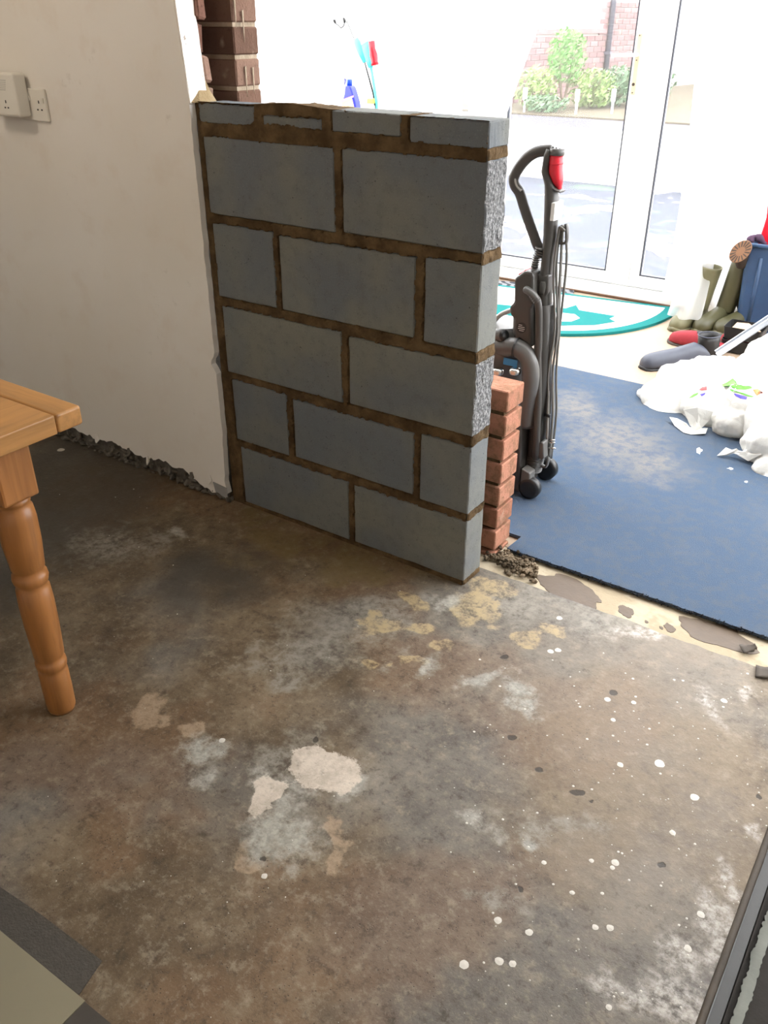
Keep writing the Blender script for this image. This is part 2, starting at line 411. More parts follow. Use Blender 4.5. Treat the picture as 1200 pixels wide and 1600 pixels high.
M['tan'] = simple('tan_card', (.52, .34, .21), .7, .1, 20, .1)
M['alu'] = simple('brushed_aluminium', (.62, .64, .68), .3, .08, 40, .03, metal=.6)
M['brass'] = simple('cream_brass', (.62, .52, .36), .35, .08, 30, .02, metal=.3)
M['dark_metal'] = simple('dark_grey_strip', (.030, .029, .025), .5, .15, 25, .1)
M['black_board'] = simple('black_subfloor', (.022, .018, .014), .9, .3, 25, .3)
M['paper_grey'] = simple('torn_grey_paper', (.22, .225, .195), .8, .3, 18, .3)
M['brown_wood'] = simple('brown_wood', (.12, .06, .03), .6, .3, 20, .2)
M['lino'] = simple('curled_lino', (.055, .04, .026), .7, .4, 30, .2)
M['gasket'] = simple('grey_gasket', (.035, .038, .05), .6, .05, 30, .02)
M['teal'] = simple('teal_rug_pile', (.012, .155, .150), .9, .15, 140, .6, spec=.1)
M['rug_white'] = simple('white_rug_pile', (.60, .60, .575), .95, .06, 140, .6, spec=.1)
def mat_wavemat():
    t = NT('grey_wave_mat')
    w = t.n('ShaderNodeTexWave', wave_type='BANDS', bands_direction='DIAGONAL'); w.inputs['Scale'].default_value = 7.5
    w.inputs['Distortion'].default_value = 5; w.inputs['Detail'].default_value = 2; w.inputs['Detail Scale'].default_value = 1.6; t.l(t.pos, w.inputs[0])
    c = t.mix(t.ss(w.outputs['Fac'], .35, .62), (.045, .047, .055), (.20, .20, .21))
    t.bsdf(c, .95, t.bump(w.outputs['Fac'], .5, .005), Specular_IOR_Level=.1); return t.m
M['wavemat'] = mat_wavemat()
def mat_bag():
    t = NT('white_carrier_bag')
    a = t.n('ShaderNodeBsdfPrincipled'); a.inputs['Base Color'].default_value = (.74, .73, .69, 1); a.inputs['Roughness'].default_value = .38
    b = t.n('ShaderNodeBsdfTranslucent'); b.inputs[0].default_value = (.85, .83, .78, 1)
    h = t.noise(22, 5, .6, dist=1.0); nb = t.bump(h, .35, .012); t.l(nb, a.inputs['Normal'])
    m = t.n('ShaderNodeMixShader'); m.inputs[0].default_value = .22; t.l(a.outputs[0], m.inputs[1]); t.l(b.outputs[0], m.inputs[2]); t.l(m.outputs[0], t.out.inputs[0]); return t.m
M['bag'] = mat_bag()
def mat_thin(name, clear, haze, gloss, tint=(1, 1, 1)):
    """pane or net: clear part, milky part (scatters both ways), a little gloss"""
    t = NT(name)
    tr = t.n('ShaderNodeBsdfTransparent'); tr.inputs[0].default_value = (*tint, 1)
    tl = t.n('ShaderNodeBsdfTranslucent'); tl.inputs[0].default_value = (.9, .9, .9, 1)
    df = t.n('ShaderNodeBsdfDiffuse'); df.inputs[0].default_value = (.85, .85, .85, 1)
    gl = t.n('ShaderNodeBsdfGlossy'); gl.inputs['Roughness'].default_value = .05
    m1 = t.n('ShaderNodeMixShader'); m1.inputs[0].default_value = .4; t.l(tl.outputs[0], m1.inputs[1]); t.l(df.outputs[0], m1.inputs[2])
    m2 = t.n('ShaderNodeMixShader'); t.put(m2.inputs[0], haze); t.l(tr.outputs[0], m2.inputs[1]); t.l(m1.outputs[0], m2.inputs[2])
    m3 = t.n('ShaderNodeMixShader'); m3.inputs[0].default_value = gloss; t.l(m2.outputs[0], m3.inputs[1]); t.l(gl.outputs[0], m3.inputs[2])
    t.l(m3.outputs[0], t.out.inputs[0]); return t.m
M['glass'] = mat_thin('hazy_door_glass', .8, .030, .03)
M['net'] = mat_thin('sheer_net_curtain', .3, .72, 0.0)
M['poly'] = mat_thin('polycarbonate_roof', .5, .55, .03)
M['clear'] = mat_thin('clear_plastic', .7, .25, .08, (.9, .95, 1))

# ------------------------------------------------------------------ structure
def struct(o): o['kind'] = 'structure'; return o
YS = .112                                            # where the room's slab stops
def slab():
    xs = np.concatenate([np.arange(-2.45, -1.25, .06), np.arange(-1.25, 1.864, .007), [1.868]])
    ys = np.concatenate([np.arange(-3.45, -1.62, .06), np.arange(-1.62, YS - .02, .007)])
    nx, ny = len(xs), len(ys) + 2
    edge = np.array([YS + .006 * fbm(x * 9, 3.1) - .012 * max(0, fbm(x * 4, 9.7)) for x in xs])
    X = np.tile(xs, (ny, 1)); Y = np.vstack([np.tile(ys[:, None], (1, nx)), edge[None], edge[None] + .004])
    Z = np.zeros_like(X); Z[-1] = -.03
    i = np.arange(nx - 1); F = []
    for j in range(ny - 1):
        b0 = j * nx + i; F.append(np.stack([b0, b0 + 1, b0 + nx + 1, b0 + nx], 1))
    F = np.concatenate(F)
    me = bpy.data.meshes.new('floor'); me.from_pydata(np.stack([X, Y, Z], -1).reshape(-1, 3).tolist(), [], F.tolist()); me.update()
    def put(name, r, g, b_, al=None):
        at = me.color_attributes.new(name, 'FLOAT_COLOR', 'POINT')
        at.data.foreach_set('color', np.stack([r, g, b_, np.ones_like(r) if al is None else al], -1).astype(np.float32).ravel())
    pv = lambda k, w=1.0: patch_value(PATCH[k], X, Y, w)
    put('zone', pv('dark'), pv('olive'), pv('right'), pv('pepper', 1.0))
    put('patch_a', pv('smear'), pv('tan', .45), pv('yellow', .4))
    put('patch_b', pv('pale', .5), pv('white', .35), pv('scrape', .4))
    put('tone', pv('pit', .05), vfbm(X, Y, 1.9, 5, 51), vfbm(X, Y, 2.9, 5, 90))
    me.materials.append(M['floor'])
    fl_ = struct(link('floor', me))
    # dried paint drops, each a thin disc of its own outline, joined
    bm = bmesh.new()
    big = [(780, 1502, 7, 7), (801, 1506, 6, 6), (725, 1507, 8, 8), (961, 1348, 6, 5), (957, 1356, 4, 4), (778, 1438, 6, 6), (1095, 1429, 6, 5), (1075, 1482, 6, 5), (827, 1457, 6, 6), (953, 1450, 6, 5), (930, 1449, 5, 5), (1131, 1095, 5, 4), (949, 1093, 5, 4), (990, 1098, 4, 3), (1030, 1193, 8, 6), (951, 1574, 5, 5), (1051, 1301, 5, 4), (860, 1018, 5, 3), (874, 966, 5, 3), (872, 1016, 5, 3), (86, 1480, 7, 6), (80, 1464, 4, 3), (95, 703, 6, 4), (413, 1369, 5, 4), (347, 1157, 5, 3), (958, 1125, 4, 3), (969, 1195, 5, 4), (1085, 1246, 7, 5), (894, 1395, 4, 4), (924, 1345, 4, 3), (941, 1396, 3, 3), (850, 1348, 4, 3)]
    for _ in range(260):
        u = 700 + 500 * random.random() ** .7; v = random.uniform(1020, 1600); r = random.choice((.8, 1, 1.2, 1.5, 2.2))
        big.append((u, v, r, r))
    for _ in range(60): big.append((random.uniform(60, 700), random.uniform(720, 1600), random.choice((.8, 1, 1.3)), 1))
    for (u, v, ru, rv) in big:
        c = PZ(u, v)
        if c.x > 1.86 or c.y > YS - .03: continue
        R0 = (PZ(u + ru, v) - c).length; n = 12 if ru > 3 else 6; sd_ = random.random() * 50
        ring = [bm.verts.new((c.x + R0 * (1 + .22 * fbm(math.cos(a) + sd_, math.sin(a))) * math.cos(a), c.y + R0 * (1 + .22 * fbm(math.cos(a) + sd_, math.sin(a))) * math.sin(a), .0005)) for a in [2 * math.pi * k / n for k in range(n)]]
        top = bm.verts.new((c.x, c.y, .0012))
        for k in range(n): bm.faces.new((ring[k], ring[(k + 1) % n], top))
    d = link('paint_drops', bm_mesh('paint_drops', bm, simple('dried_white_paint', (.58, .545, .48), .6, .08, 40, .05))); world_child(d, fl_); d['kind'] = 'stuff'
slab()
struct(box('floor_threshold', (-.02, .08, -.06), (3.3, .45, -.006), M['screed']))
struct(box('floor_conservatory', (-2.9, .27, -.05), (3.3, 3.4, -.004), M['cork']))
struct(box('floor_beyond', (1.87, -3.45, -.08), (3.3, .1, -.03), M['black_board']))
struct(box('ceiling', (-2.45, -3.5, 2.4), (3.4, .27, 2.5), M['ceiling']))
struct(box('wall_left', (-2.55, -3.5, 0), (-2.45, .02, 2.4), M['white_wall']))
struct(box('wall_right', (3.3, -3.5, -.08), (3.4, .02, 2.4), M['white_wall']))
struct(box('wall_rear', (-2.45, -3.6, -.08), (3.3, -3.5, 2.4), M['white_wall']))

# the wall that was opened up: plaster, inner leaf, cavity, outer leaf
wb = struct(empty('wall_back'))
box('inner_leaf', (-2.45, -.002, 0), (-.05, .06, 2.4), M['rubble'], wb)
box('outer_leaf', (-2.9, .170, -.05), (-.006, .264, 2.7), M['mortar_grey'], wb)
box('lintel', (-.03, -.02, 2.1), (2.75, .27, 2.4), M['white_wall'], wb)
box('upper_wall', (-2.9, .172, 2.4), (3.3, .27, 3.0), M['mortar_grey'], wb)
box('pier', (2.75, -.02, -.05), (3.3, .27, 2.4), M['white_wall'], wb)
def plaster_sheet():
    YF = -.022
    pts = [(-2.45, 2.4), (-.028, 2.4), (-.028, 1.6), (-.026, 1.487)]
    z = 1.46
    while z > .06:                                   # chewed right-hand edge against the blockwork
        base = -.026 + (1.487 - z) / .23 * .024 if z > 1.255 else -.004 - .012 * sstep(.3, .0, z)
        d = .0035 * fbm(z * 21, 4) - (.022 * max(0, 1 - abs(z - .50) / .028))
        pts.append((base + d - .003, z)); z -= .014
    x = -.0101; zz = .04
    prof = [(-.01, .040), (-.05, .028), (-.10, .030), (-.17, .048), (-.22, .085), (-.27, .066), (-.34, .082), (-.40, .060), (-.50, .072), (-.60, .085), (-.70, .070), (-.85, .085), (-1.0, .07), (-1.2, .08), (-2.45, .08)]
    while x > -2.45:
        for (xa, za), (xb, zb) in zip(prof, prof[1:]):
            if xb - 1e-9 <= x <= xa: zz = za + (zb - za) * (xa - x) / (xa - xb)
        bite = .022 * max(0, fbm(x * 30, 1.3)) + .008 * fbm(x * 70, 5.3)
        pts.append((x, max(.012, zz + bite - .012))); x -= .011
    pts.append((-2.45, .08))
    o = prism('plaster', [(a, YF, b) for a, b in pts], (0, .021, 0), M['plaster'], wb)
plaster_sheet()
# crumbs of the torn-off skirting and plaster along the foot of the wall
bm = bmesh.new()
for i in range(260):
    x = -random.random() ** 1.2 * 1.9 - .005; s = random.uniform(.004, .013)
    m = Matrix.Translation((x, -.004 - random.random() * .018, random.random() ** 2 * .045 + s * .4)) @ Matrix.Rotation(random.random() * 6, 4, Vector((random.random(), random.random(), 1))) @ Matrix.Diagonal((s * random.uniform(.8, 2), s, s * .7, 1))
    bmesh.ops.create_icosphere(bm, subdivisions=1, radius=1, matrix=m)
o = world_child(link('crumbs', bm_mesh('crumbs', bm, M['rubble'])), wb); o['kind'] = 'stuff'
for k in range(13):                                  # loose flakes hanging at the torn lower edge
    x = -.1 - k * .10 + random.uniform(-.015, .015); w = random.uniform(.012, .026); z = .055 + random.uniform(-.012, .02)
    prism('plaster_flake', [(x, -.026, z - .012), (x + w * .4, -.03, z - .02), (x + w, -.026, z - .004), (x + w * .7, -.024, z + .016), (x + w * .1, -.024, z + .012)], (0, .006, 0), M['rubble'] if k % 3 else M['plaster'], wb)
prism('bare_patch', [(-.075, -.0235, .060), (-.012, -.0235, .055), (-.010, -.0235, .012), (-.066, -.0235, .02)], (0, .002, 0), simple('bare_grey_plaster', (.30, .29, .28), .9, .1, 40, .2), wb)
# jamb: painted return of the plaster, then raw brick ends
def jamb():
    pts = []; z = 1.245
    left, right = [], []
    while z < 2.1:
        left.append((-.021 + .002 * fbm(z * 20, 2), z)); right.append((.046 + .004 * fbm(z * 16, 7), z)); z += .02
    pts = [(-.004 - (min(zz, 1.9) - 1.255) * .075, y, zz) for y, zz in left] + [(-.004 - (min(zz, 1.9) - 1.255) * .075, y, zz) for y, zz in reversed(right)]
    return prism('jamb_lining', pts, (-.014, 0, 0), M['jamb'], wb)
jamb()
for k in range(11):                                  # snapped ends of the inner leaf
    z = 1.215 + k * .0765
    box('brick', (-.15, .044, z), (-.006 - random.random() * .016, .072 + random.uniform(-.004, .007), z + .066), M['brick_core'], wb, .006, 1, .003)
bm = bmesh.new(); add_box(bm, (-.215, -.051, 0), (0, .051, .069), .004, 1)
ob_me = bm_mesh('outer_brick', bm, M['brick_old'])
for k in range(13):
    z = 1.116 + k * .0803
    for j in range(2 if k % 2 else 3):
        o = link('brick', ob_me); o.location = (.002 * math.sin(k * 3.1) - j * .226 - (0 if k % 2 else 0), .2165, z)
        world_child(o, wb)
for k in range(9):                                   # runs of mortar down the outer brick ends
    y = .172 + random.random() * .085; z = 1.31 + random.random() * .4; h = random.uniform(.03, .085)
    prism('mortar_run', [(.0035, y - .0025, z), (.0035, y + .0035, z + .002), (.0035, y + .002, z - h * .6), (.0035, y, z - h)], (.002, 0, 0), M['mortar_grey'], wb)
prism('mortar_fillet', [(-.010, -.019, 1.247), (.006, .0, 1.246), (.006, .066, 1.246), (-.012, .060, 1.272), (-.014, .050, 1.298), (-.014, .040, 1.312), (-.014, .030, 1.300), (-.013, .018, 1.278), (-.012, .0, 1.262)], (.006, 0, 0), mat_mortar('tan_mortar', (.30, .22, .12), (.42, .32, .19)), wb, .001)

# ------------------------------------------------------------------ block wall
BW = tag(empty('block_wall', (.46, .05, 0)), 'half-height wall of grey concrete blocks with brown mortar joints', 'wall')
R_ = .908
RECT = [(.048, .492, .010, .219), (.512, R_, .012, .217),
        (.035, .262, .241, .453), (.285, .726, .246, .443), (.747, R_, .238, .448),
        (.022, .478, .474, .687), (.502, R_, .478, .681),
        (.014, .247, .714, .931), (.266, .719, .714, .925), (.747, R_, .711, .932),
        (.010, .468, .955, 1.165), (.492, R_, .958, 1.166),
        (.002, .208, 1.196, 1.246), (.236, .434, 1.201, 1.228), (.464, .670, 1.201, 1.250), (.694, R_, 1.190, 1.248)]
CUT = {11, 6}
def block_mesh(x0, x1, z0, z1, cut):
    bm = bmesh.new()
    add_box(bm, (x0, 0, z0), (x1, .1, z1), .003, 1)
    bmesh.ops.subdivide_edges(bm, edges=[e for e in bm.edges if e.calc_length() > .08], cuts=8, use_grid_fill=True)
    for v in bm.verts:
        p = v.co; n = fbm(p.x * 40, p.y * 40, p.z * 40)
        inx = min(p.x - x0, x1 - p.x); inz = min(p.z - z0, z1 - p.z); iny = min(p.y, .1 - p.y)
        edge = sum(1 for q in (inx, inz, iny) if q < .004)
        if edge >= 2:
            c = Vector(((x0 + x1) / 2, .05, (z0 + z1) / 2)); d = (c - p).normalized()
            v.co += d * (.0022 * abs(n) + .004 * max(0, fbm(p.x * 90, p.y * 90, p.z * 90) - .25))
        if cut and x1 - p.x < .012: v.co.x += -.006 * abs(n) + .003
    me = bm_mesh('block', bm, M['block'])
    if cut:
        me.materials.append(M['block_cut'])
        for f in me.polygons:
            if f.normal.x > .7 and f.center.x > x1 - .02: f.material_index = 1
    return me
for i, (x0, x1, z0, z1) in enumerate(RECT):
    o = link('block', block_mesh(x0, x1, z0, z1, i in CUT)); world_child(o, BW)
def inside(a, b, rects):
    """depth inside the nearest block outline (negative in a joint)"""
    best = -1
    for (p0, p1, q0, q1) in rects: best = max(best, min(a - p0, p1 - a, b - q0, q1 - b))
    return best
def mortar_mesh():
    verts, faces = [], []
    def grid(fn, a0, a1, na, b0, b1, nb):
        base = len(verts)
        for j in range(nb + 1):
            for i in range(na + 1): verts.append(fn(a0 + (a1 - a0) * i / na, b0 + (b1 - b0) * j / nb))
        for j in range(nb):
            for i in range(na):
                q = base + j * (na + 1) + i; faces.append((q, q + 1, q + na + 2, q + na + 1))
    def front(x, z):
        d = inside(x, z, RECT)
        n = fbm(x * 24, z * 24, 2); n2 = fbm(x * 70, z * 70, 5)
        over = .0005 + .0055 * max(0, n + .1) + .0045 * n2
        # heavier smears under the top course
        over += .010 * math.exp(-((x - .28) / .12) ** 2 - ((z - 1.19) / .03) ** 2) + .006 * math.exp(-((z - 1.18) / .02) ** 2) + .004 * math.exp(-((x - .01) / .02) ** 2)
        y = -.0022 - .0012 * n2 + sstep(over - .003, over + .004, d) * .03 - .004 * math.exp(-((x - .335) / .09) ** 2 - ((z - 1.24) / .012) ** 2)
        if z > 1.238: z += .009 * math.exp(-((x - .335) / .10) ** 2) * (z - 1.238) / .012
        return (x, y, z)
    grid(front, -.004, .905, 228, 0, 1.250, 300)
    def end(y, z):
        d = inside(y, z, [(-.001, .101, r[2], r[3]) for r in RECT if r[1] == R_])
        n = fbm(y * 40, z * 40, 8)
        x = R_ + .0015 + .0035 * n - sstep(.0, .008, d - .002 * n) * .03
        return (x - .004 * (abs(y - .05) > .046), y, z)
    grid(end, .001, .099, 24, 0, 1.215, 300)
    def top(x, y):
        d = inside(x, y, [(r[0], r[1], -.01, .11) for r in RECT[12:]])
        n = fbm(x * 22, y * 30, 4); n2 = fbm(x * 70, y * 70, 1)
        lump = math.exp(-((x - .335) / .10) ** 2)
        z = 1.2485 + .0015 * n2 + .004 * lump * (1 + n) - sstep(.001, .010, d - .008 * n - .16 * lump) * .05
        return (x, y, z if x > .01 else 1.20)
    grid(top, -.004, .895, 220, .004, .098, 28)
    def back(x, z): return (x, .09, z)
    grid(back, -.004, .9, 1, 0, 1.235, 1)
    return me_from('mortar', verts, faces, M['mortar'], False)
world_child(link('mortar', mortar_mesh()), BW)

# brick outer leaf stub behind it
BS = tag(empty('brick_stub', (.45, .25, 0)), 'low stub of orange bricks standing behind the block wall end', 'brickwork')
bm = bmesh.new(); add_box(bm, (-.215, -.051, 0), (0, .051, .064), .003, 1)
nb_me = bm_mesh('new_brick', bm, M['brick_new'])
bm = bmesh.new(); add_box(bm, (-.1025, -.051, 0), (0, .051, .064), .003, 1)
nh_me = bm_mesh('half_brick', bm, M['brick_new'])
for k in range(8):
    z = -.058 + k * .0758; x = .905
    y = .252 + [-.010, -.006, -.003, 0, .002, .004, .006, .006][k]
    if k % 2: 
        o = link('brick', nh_me, loc=(x, y, z)); world_child(o, BS); x -= .1125
    for j in range(4):
        if x - .215 < -.03: break
        o = link('brick', nb_me, loc=(x, y + random.uniform(-.001, .001), z), rot=(0, 0, random.uniform(-.008, .008))); world_child(o, BS); x -= .2255
box('mortar', (.0, .212, -.05), (.893, .292, .50), M['mortar'], BS)

# ------------------------------------------------------------------ threshold: screed stains, rubble, curls of lino
def flat_blob(name, u, v, ru, rv, mat, z, th, seed, n=40, parent=None, ragged=.25, slope=0.0):
    c = PZ(u, v, z); ex = PZ(u + ru, v + slope * ru, z) - c; ey = PZ(u, v - rv, z) - c
    pts = []
    for k in range(n):
        a = 2 * math.pi * k / n; r = 1 + ragged * fbm(math.cos(a) * 1.7 + seed, math.sin(a) * 1.7, seed)
        pts.append(c + ex * (r * math.cos(a)) + ey * (r * math.sin(a)))
    return prism(name, pts, (0, 0, th), mat, parent)
for k, (u, v, ru, rv) in enumerate([(892, 922, 52, 18), (978, 955, 13, 8), (1046, 981, 9, 6), (1120, 993, 62, 17), (1010, 972, 3, 2), (1033, 981, 3, 2)]):
    o = flat_blob('adhesive_stain', u, v, ru, rv, M['damp'], -.006, .0012, k * 3.3, ragged=.30, slope=.36)
    tag(o, ['large brown adhesive stain in the cream threshold nearest the bricks', 'round brown adhesive spot in the middle of the cream threshold', 'small oval brown spot on the threshold left of the right stain', 'long brown adhesive stain at the right end of the threshold', 'tiny brown dot right of the round threshold spot', 'tiny brown dot beside the small oval threshold spot'][k], 'stain', 'adhesive stains on the threshold')
bm = bmesh.new()
for i in range(280):
    u = random.uniform(758, 838); v = 862 + (u - 758) * .42 + random.gauss(0, 7); s = random.uniform(.003, .008)
    c = PZ(u, v, .0); c.z = random.uniform(-.002, .014)
    if c.y < .12 or (c.x < .905 and c.y > .19): continue
    bmesh.ops.create_icosphere(bm, subdivisions=1, radius=1, matrix=Matrix.Translation(c) @ Matrix.Rotation(random.random() * 6, 4, 'Z') @ Matrix.Diagonal((s * 1.3, s, s * .8, 1)))
for v in bm.verts: v.co += Vector((random.uniform(-.002, .002), random.uniform(-.002, .002), random.uniform(-.002, .002)))
tag(link('rubble', bm_mesh('rubble', bm, mat_mortar('rubble_mix', (.05, .037, .024), (.26, .20, .135)))), 'crumbled mortar rubble at the foot of the brick stub', 'rubble', kind='stuff')
def curl(u, v, L, wd, ang, h, label):
    c = PZ(u, v, 0); bm = bmesh.new(); rows = []
    for i in range(9):
        t = i / 8; a = t * 2.6
        px = (math.sin(a) * h * .9) + t * L; pz = (1 - math.cos(a)) * h * .5 + .003
        row = []
        for j in range(5):
            s = (j / 4 - .5) * wd * (1 - .5 * t) + .006 * fbm(i * .7, j * .9, u)
            q = Matrix.Rotation(ang, 3, 'Z') @ Vector((px, s, pz + .004 * fbm(j, i, 3)))
            row.append(bm.verts.new(c + q))
        rows.append(row)
    for r0, r1 in zip(rows, rows[1:]):
        for j in range(4): bm.faces.new((r0[j], r0[j + 1], r1[j + 1], r1[j]))
    o = link('lino_scrap', bm_mesh('lino_scrap', bm, M['lino'], True))
    m = o.modifiers.new('thick', 'SOLIDIFY'); m.thickness = .002
    tag(o, label, 'scrap', 'curled lino scraps')
curl(1158, 1016, .03, .035, .6, .014, 'curled brown lino scrap on the threshold by the carpet edge')
curl(1180, 1050, .05, .05, .2, .018, 'larger curled lino scrap at the right edge on the concrete')

# carpet with a frayed dark edge
def carpet():
    bm = bmesh.new(); pts = []
    x = .925
    front = []
    while x < 3.3:
        front.append((x, .243 + .004 * fbm(x * 30, 2) - .003 * sstep(1.1, 1.7, x))); x += .012
    pts = [(.93, .315), (.925, .25)] + front + [(3.3, .243), (3.3, 1.80), (.6, 1.845), (-2.9, 1.87), (-2.9, .33), (.93, .33)]
    o = prism('carpet', [(a, b, .0) for a, b in pts], (0, 0, .010), M['carpet'])
    tag(o, 'worn blue carpet laid over the conservatory floor', 'carpet')
    fr = bmesh.new()
    for i in range(1500):
        x = random.uniform(.93, 3.2); s = random.uniform(.002, .0055)
        bmesh.ops.create_cube(fr, size=1, matrix=Matrix.Translation((x, .240 + random.uniform(-.004, .004), random.uniform(.001, .010))) @ Matrix.Rotation(random.random() * 6, 4, Vector((1, random.random(), random.random()))) @ Matrix.Diagonal((s * 1.6, s * .5, s * .5, 1)))
    f = link('frayed_edge', bm_mesh('frayed_edge', fr, simple('dark_backing', (.014, .016, .022), .9))); world_child(f, o); f['kind'] = 'stuff'
carpet()

# ------------------------------------------------------------------ old floor tiles and the strip at the right
fl = bpy.data.objects['floor']
def tile(name, pts, mat, th=.003): 
    o = prism(name, [(x, y, .0006) for x, y in pts], (0, 0, th), mat); return o
tag(tile('vinyl_tile', [(.70, -1.442), (.998, -1.438), (1.002, -1.738), (.70, -1.742)], M['tile_beige']), 'beige vinyl tile left in the corner of the bare floor', 'tile')
tag(tile('vinyl_tile', [(1.0, -1.4395), (1.30, -1.436), (1.304, -1.738), (1.004, -1.738)], M['tile_dark']), 'dark vinyl tile next to the beige one', 'tile')
tag(tile('adhesive_strip', [(.50, -1.405), (.55, -1.388), (.68, -1.386), (.80, -1.378), (.964, -1.374), (.980, -1.437), (.69, -1.4415), (.5, -1.44)], M['adhesive'], .001), 'dark ridged adhesive strip beside the beige tile', 'strip')
# right-hand edge: timber lip, grey metal strip, black gap with torn paper
tr = tag(empty('edge_strip', (1.88, -1.0, 0)), 'dark grey strip with a worn lip along the right floor edge', 'strip')
bm = bmesh.new(); loft_bm(bm, [(1.868 + .0015 * fbm(y * 9, 4), y, .000) for y in [-2.4 + .05 * i for i in range(50)]], [(.006, .007)], 8)
world_child(link('worn_lip', bm_mesh('worn_lip', bm, M['lino'], True)), tr)
box('metal_strip', (1.8745, -2.4, -.03), (1.897, .09, -.004), M['dark_metal'], tr, .002)
box('upright_trim', (1.8975, -2.4, -.03), (1.900, .09, .0), M['black_board'], tr)
def torn():
    L, Rr = [], []
    y = -1.6
    while y < -.45:
        L.append((1.908 + .006 * fbm(y * 17, 3) + .004 * fbm(y * 120, 4), y)); Rr.append((1.926 + .007 * fbm(y * 15, 8) + .003 * fbm(y * 110, 2), y)); y += .005
    return prism('torn_paper', [(x, y, -.0285) for x, y in L + Rr[::-1]], (0, 0, .002), M['paper_grey'], tr)
torn()

# ------------------------------------------------------------------ pine table
TB = tag(empty('pine_table', (-.2, -1.5, 0)), 'orange pine table with turned leg beside the white wall', 'table')
XR, YB = .440, -.845; ZT = .75; TH = .042
def tbox(name, lo, hi, mat, parent=TB, bevel=.004, seg=2): return box(name, lo, hi, mat, parent, bevel, seg)
tbox('breadboard_end', (-.95, YB - .062, ZT - TH), (XR, YB, ZT), M['pine_x'], TB, .006, 3)
for k in range(6):
    pass
nb = 7; w0 = (XR + .95) / nb
for k in range(nb):
    tbox('plank', (-.95 + k * w0, -2.2, ZT - TH), (-.95 + (k + 1) * w0 - .0006, YB - .0635, ZT - .0005), M['pine_y'], TB, .003, 2)
tbox('breadboard_end', (-.95, -2.263, ZT - TH), (XR, -2.2015, ZT), M['pine_x'], TB, .006, 3)
LEG = [(.030, 0), (.033, .01), (.034, .06), (.0335, .118), (.030, .124), (.0345, .132), (.0355, .142), (.0345, .150), (.029, .156), (.034, .166),
       (.0375, .25), (.0385, .31), (.0365, .355), (.030, .362), (.0365, .370), (.039, .381), (.0375, .392), (.030, .399), (.036, .408),
       (.041, .47), (.042, .53), (.039, .556), (.031, .563), (.037, .570), (.038, .577), (.030, .584)]
for (x, y) in ((.367, -1.0), (-.877, -1.0), (.367, -2.12), (-.877, -2.12)):
    lg = lathe('leg', LEG, (x, y, 0), M['pine_z'], TB, n=28)
    bmv = bmesh.new(); add_box(bmv, (x - .042, y - .042, .582), (x + .042, y + .042, ZT - TH), .006, 2)
    b = link('leg_block', bm_mesh('leg_block', bmv, M['pine_z'])); b.parent = lg; b.matrix_parent_inverse = lg.matrix_world.inverted() if False else Matrix()
    b.matrix_parent_inverse = Matrix()
for lo, hi in (((-.84, -1.012, .62), (.33, -.99, ZT - TH)), ((-.84, -2.13, .62), (.33, -2.108, ZT - TH)), ((.357, -2.08, .62), (.379, -1.04, ZT - TH)), ((-.888, -2.08, .62), (-.866, -1.04, ZT - TH))):
    tbox('apron', lo, hi, M['pine_x'], TB, .002, 1)

# ------------------------------------------------------------------ socket and plug-in adapter on the white wall
YW = -.022
sk = tag(empty('wall_socket', (-.69, YW, 1.21)), 'white double wall socket on the plaster wall', 'socket')
box('face_plate', (-.765, YW - .010, 1.165), (-.622, YW, 1.257), M['plastic_white'], sk, .003, 2)
def pins(x, z, y, parent, s=1.0):
    for nme, dx, dz, w, h in (('earth_slot', 0, .011, .0022, .0042), ('live_slot', .009, -.009, .0032, .0022), ('neutral_slot', -.009, -.009, .0032, .0022)):
        box(nme, (x + dx * s - w, y - .0008, z + dz * s - h), (x + dx * s + w, y + .002, z + dz * s + h), M['plastic_black'], parent)
pins(-.655, 1.208, YW - .010, sk, 1.1)
box('switch', (-.636, YW - .0135, 1.218), (-.628, YW - .009, 1.232), M['plastic_white'], sk, .001)
box('switch', (-.700, YW - .0135, 1.222), (-.692, YW - .009, 1.236), M['plastic_white'], sk, .001)
ad = tag(empty('plug_adapter', (-.78, YW - .04, 1.22)), 'white plug-in adapter with its own socket in the wall socket', 'adapter')
xa0, xa1 = PY(-30, 115, -.075).x, PY(33, 184, -.075).x
za0, za1 = PY(33, 184, -.075).z, PY(20, 114, -.075).z
box('body', (xa0, YW - .058, za0), (xa1, YW - .0105, za1), M['plastic_white'], ad, .008, 3)
pins(PY(10, 164, -.08).x, PY(10, 164, -.08).z, YW - .058, ad, .85)
for k in range(6):
    a = PY(-2, 125 + k * 3, -.08); b = PY(9, 127 + k * 3, -.08)
    box('vent_slot', (a.x, YW - .0586, a.z - .0007), (b.x, YW - .057, a.z + .0007), simple('slot_grey', (.35, .33, .3)) if k == 0 else bpy.data.materials['slot_grey'], ad)

# ------------------------------------------------------------------ conservatory shell
YD = 3.15
struct(box('wall_conservatory_sill', (-2.9, YD + .0, -.05), (-.83, YD + .12, .86), M['white_wall']))
wi = struct(box('window_sill', (-2.88, YD - .16, .86), (-.84, YD + .12, .885), M['upvc'], None, .005, 2))
w2 = struct(empty('window_2', (-1.85, YD + .05, 1.4)))
for lo, hi in (((-2.9, YD + .03, .885), (-.83, YD + .10, .95)), ((-2.9, YD + .03, 2.05), (-.83, YD + .10, 2.15)), ((-2.9, YD + .03, .95), (-2.82, YD + .10, 2.05)), ((-1.90, YD + .03, .95), (-1.82, YD + .10, 2.05)), ((-.91, YD + .03, .95), (-.83, YD + .10, 2.05))):
    box('window_frame', lo, hi, M['upvc'], w2, .004, 1)
box('pane', (-2.82, YD + .06, .95), (-1.90, YD + .066, 2.05), M['glass'], w2)
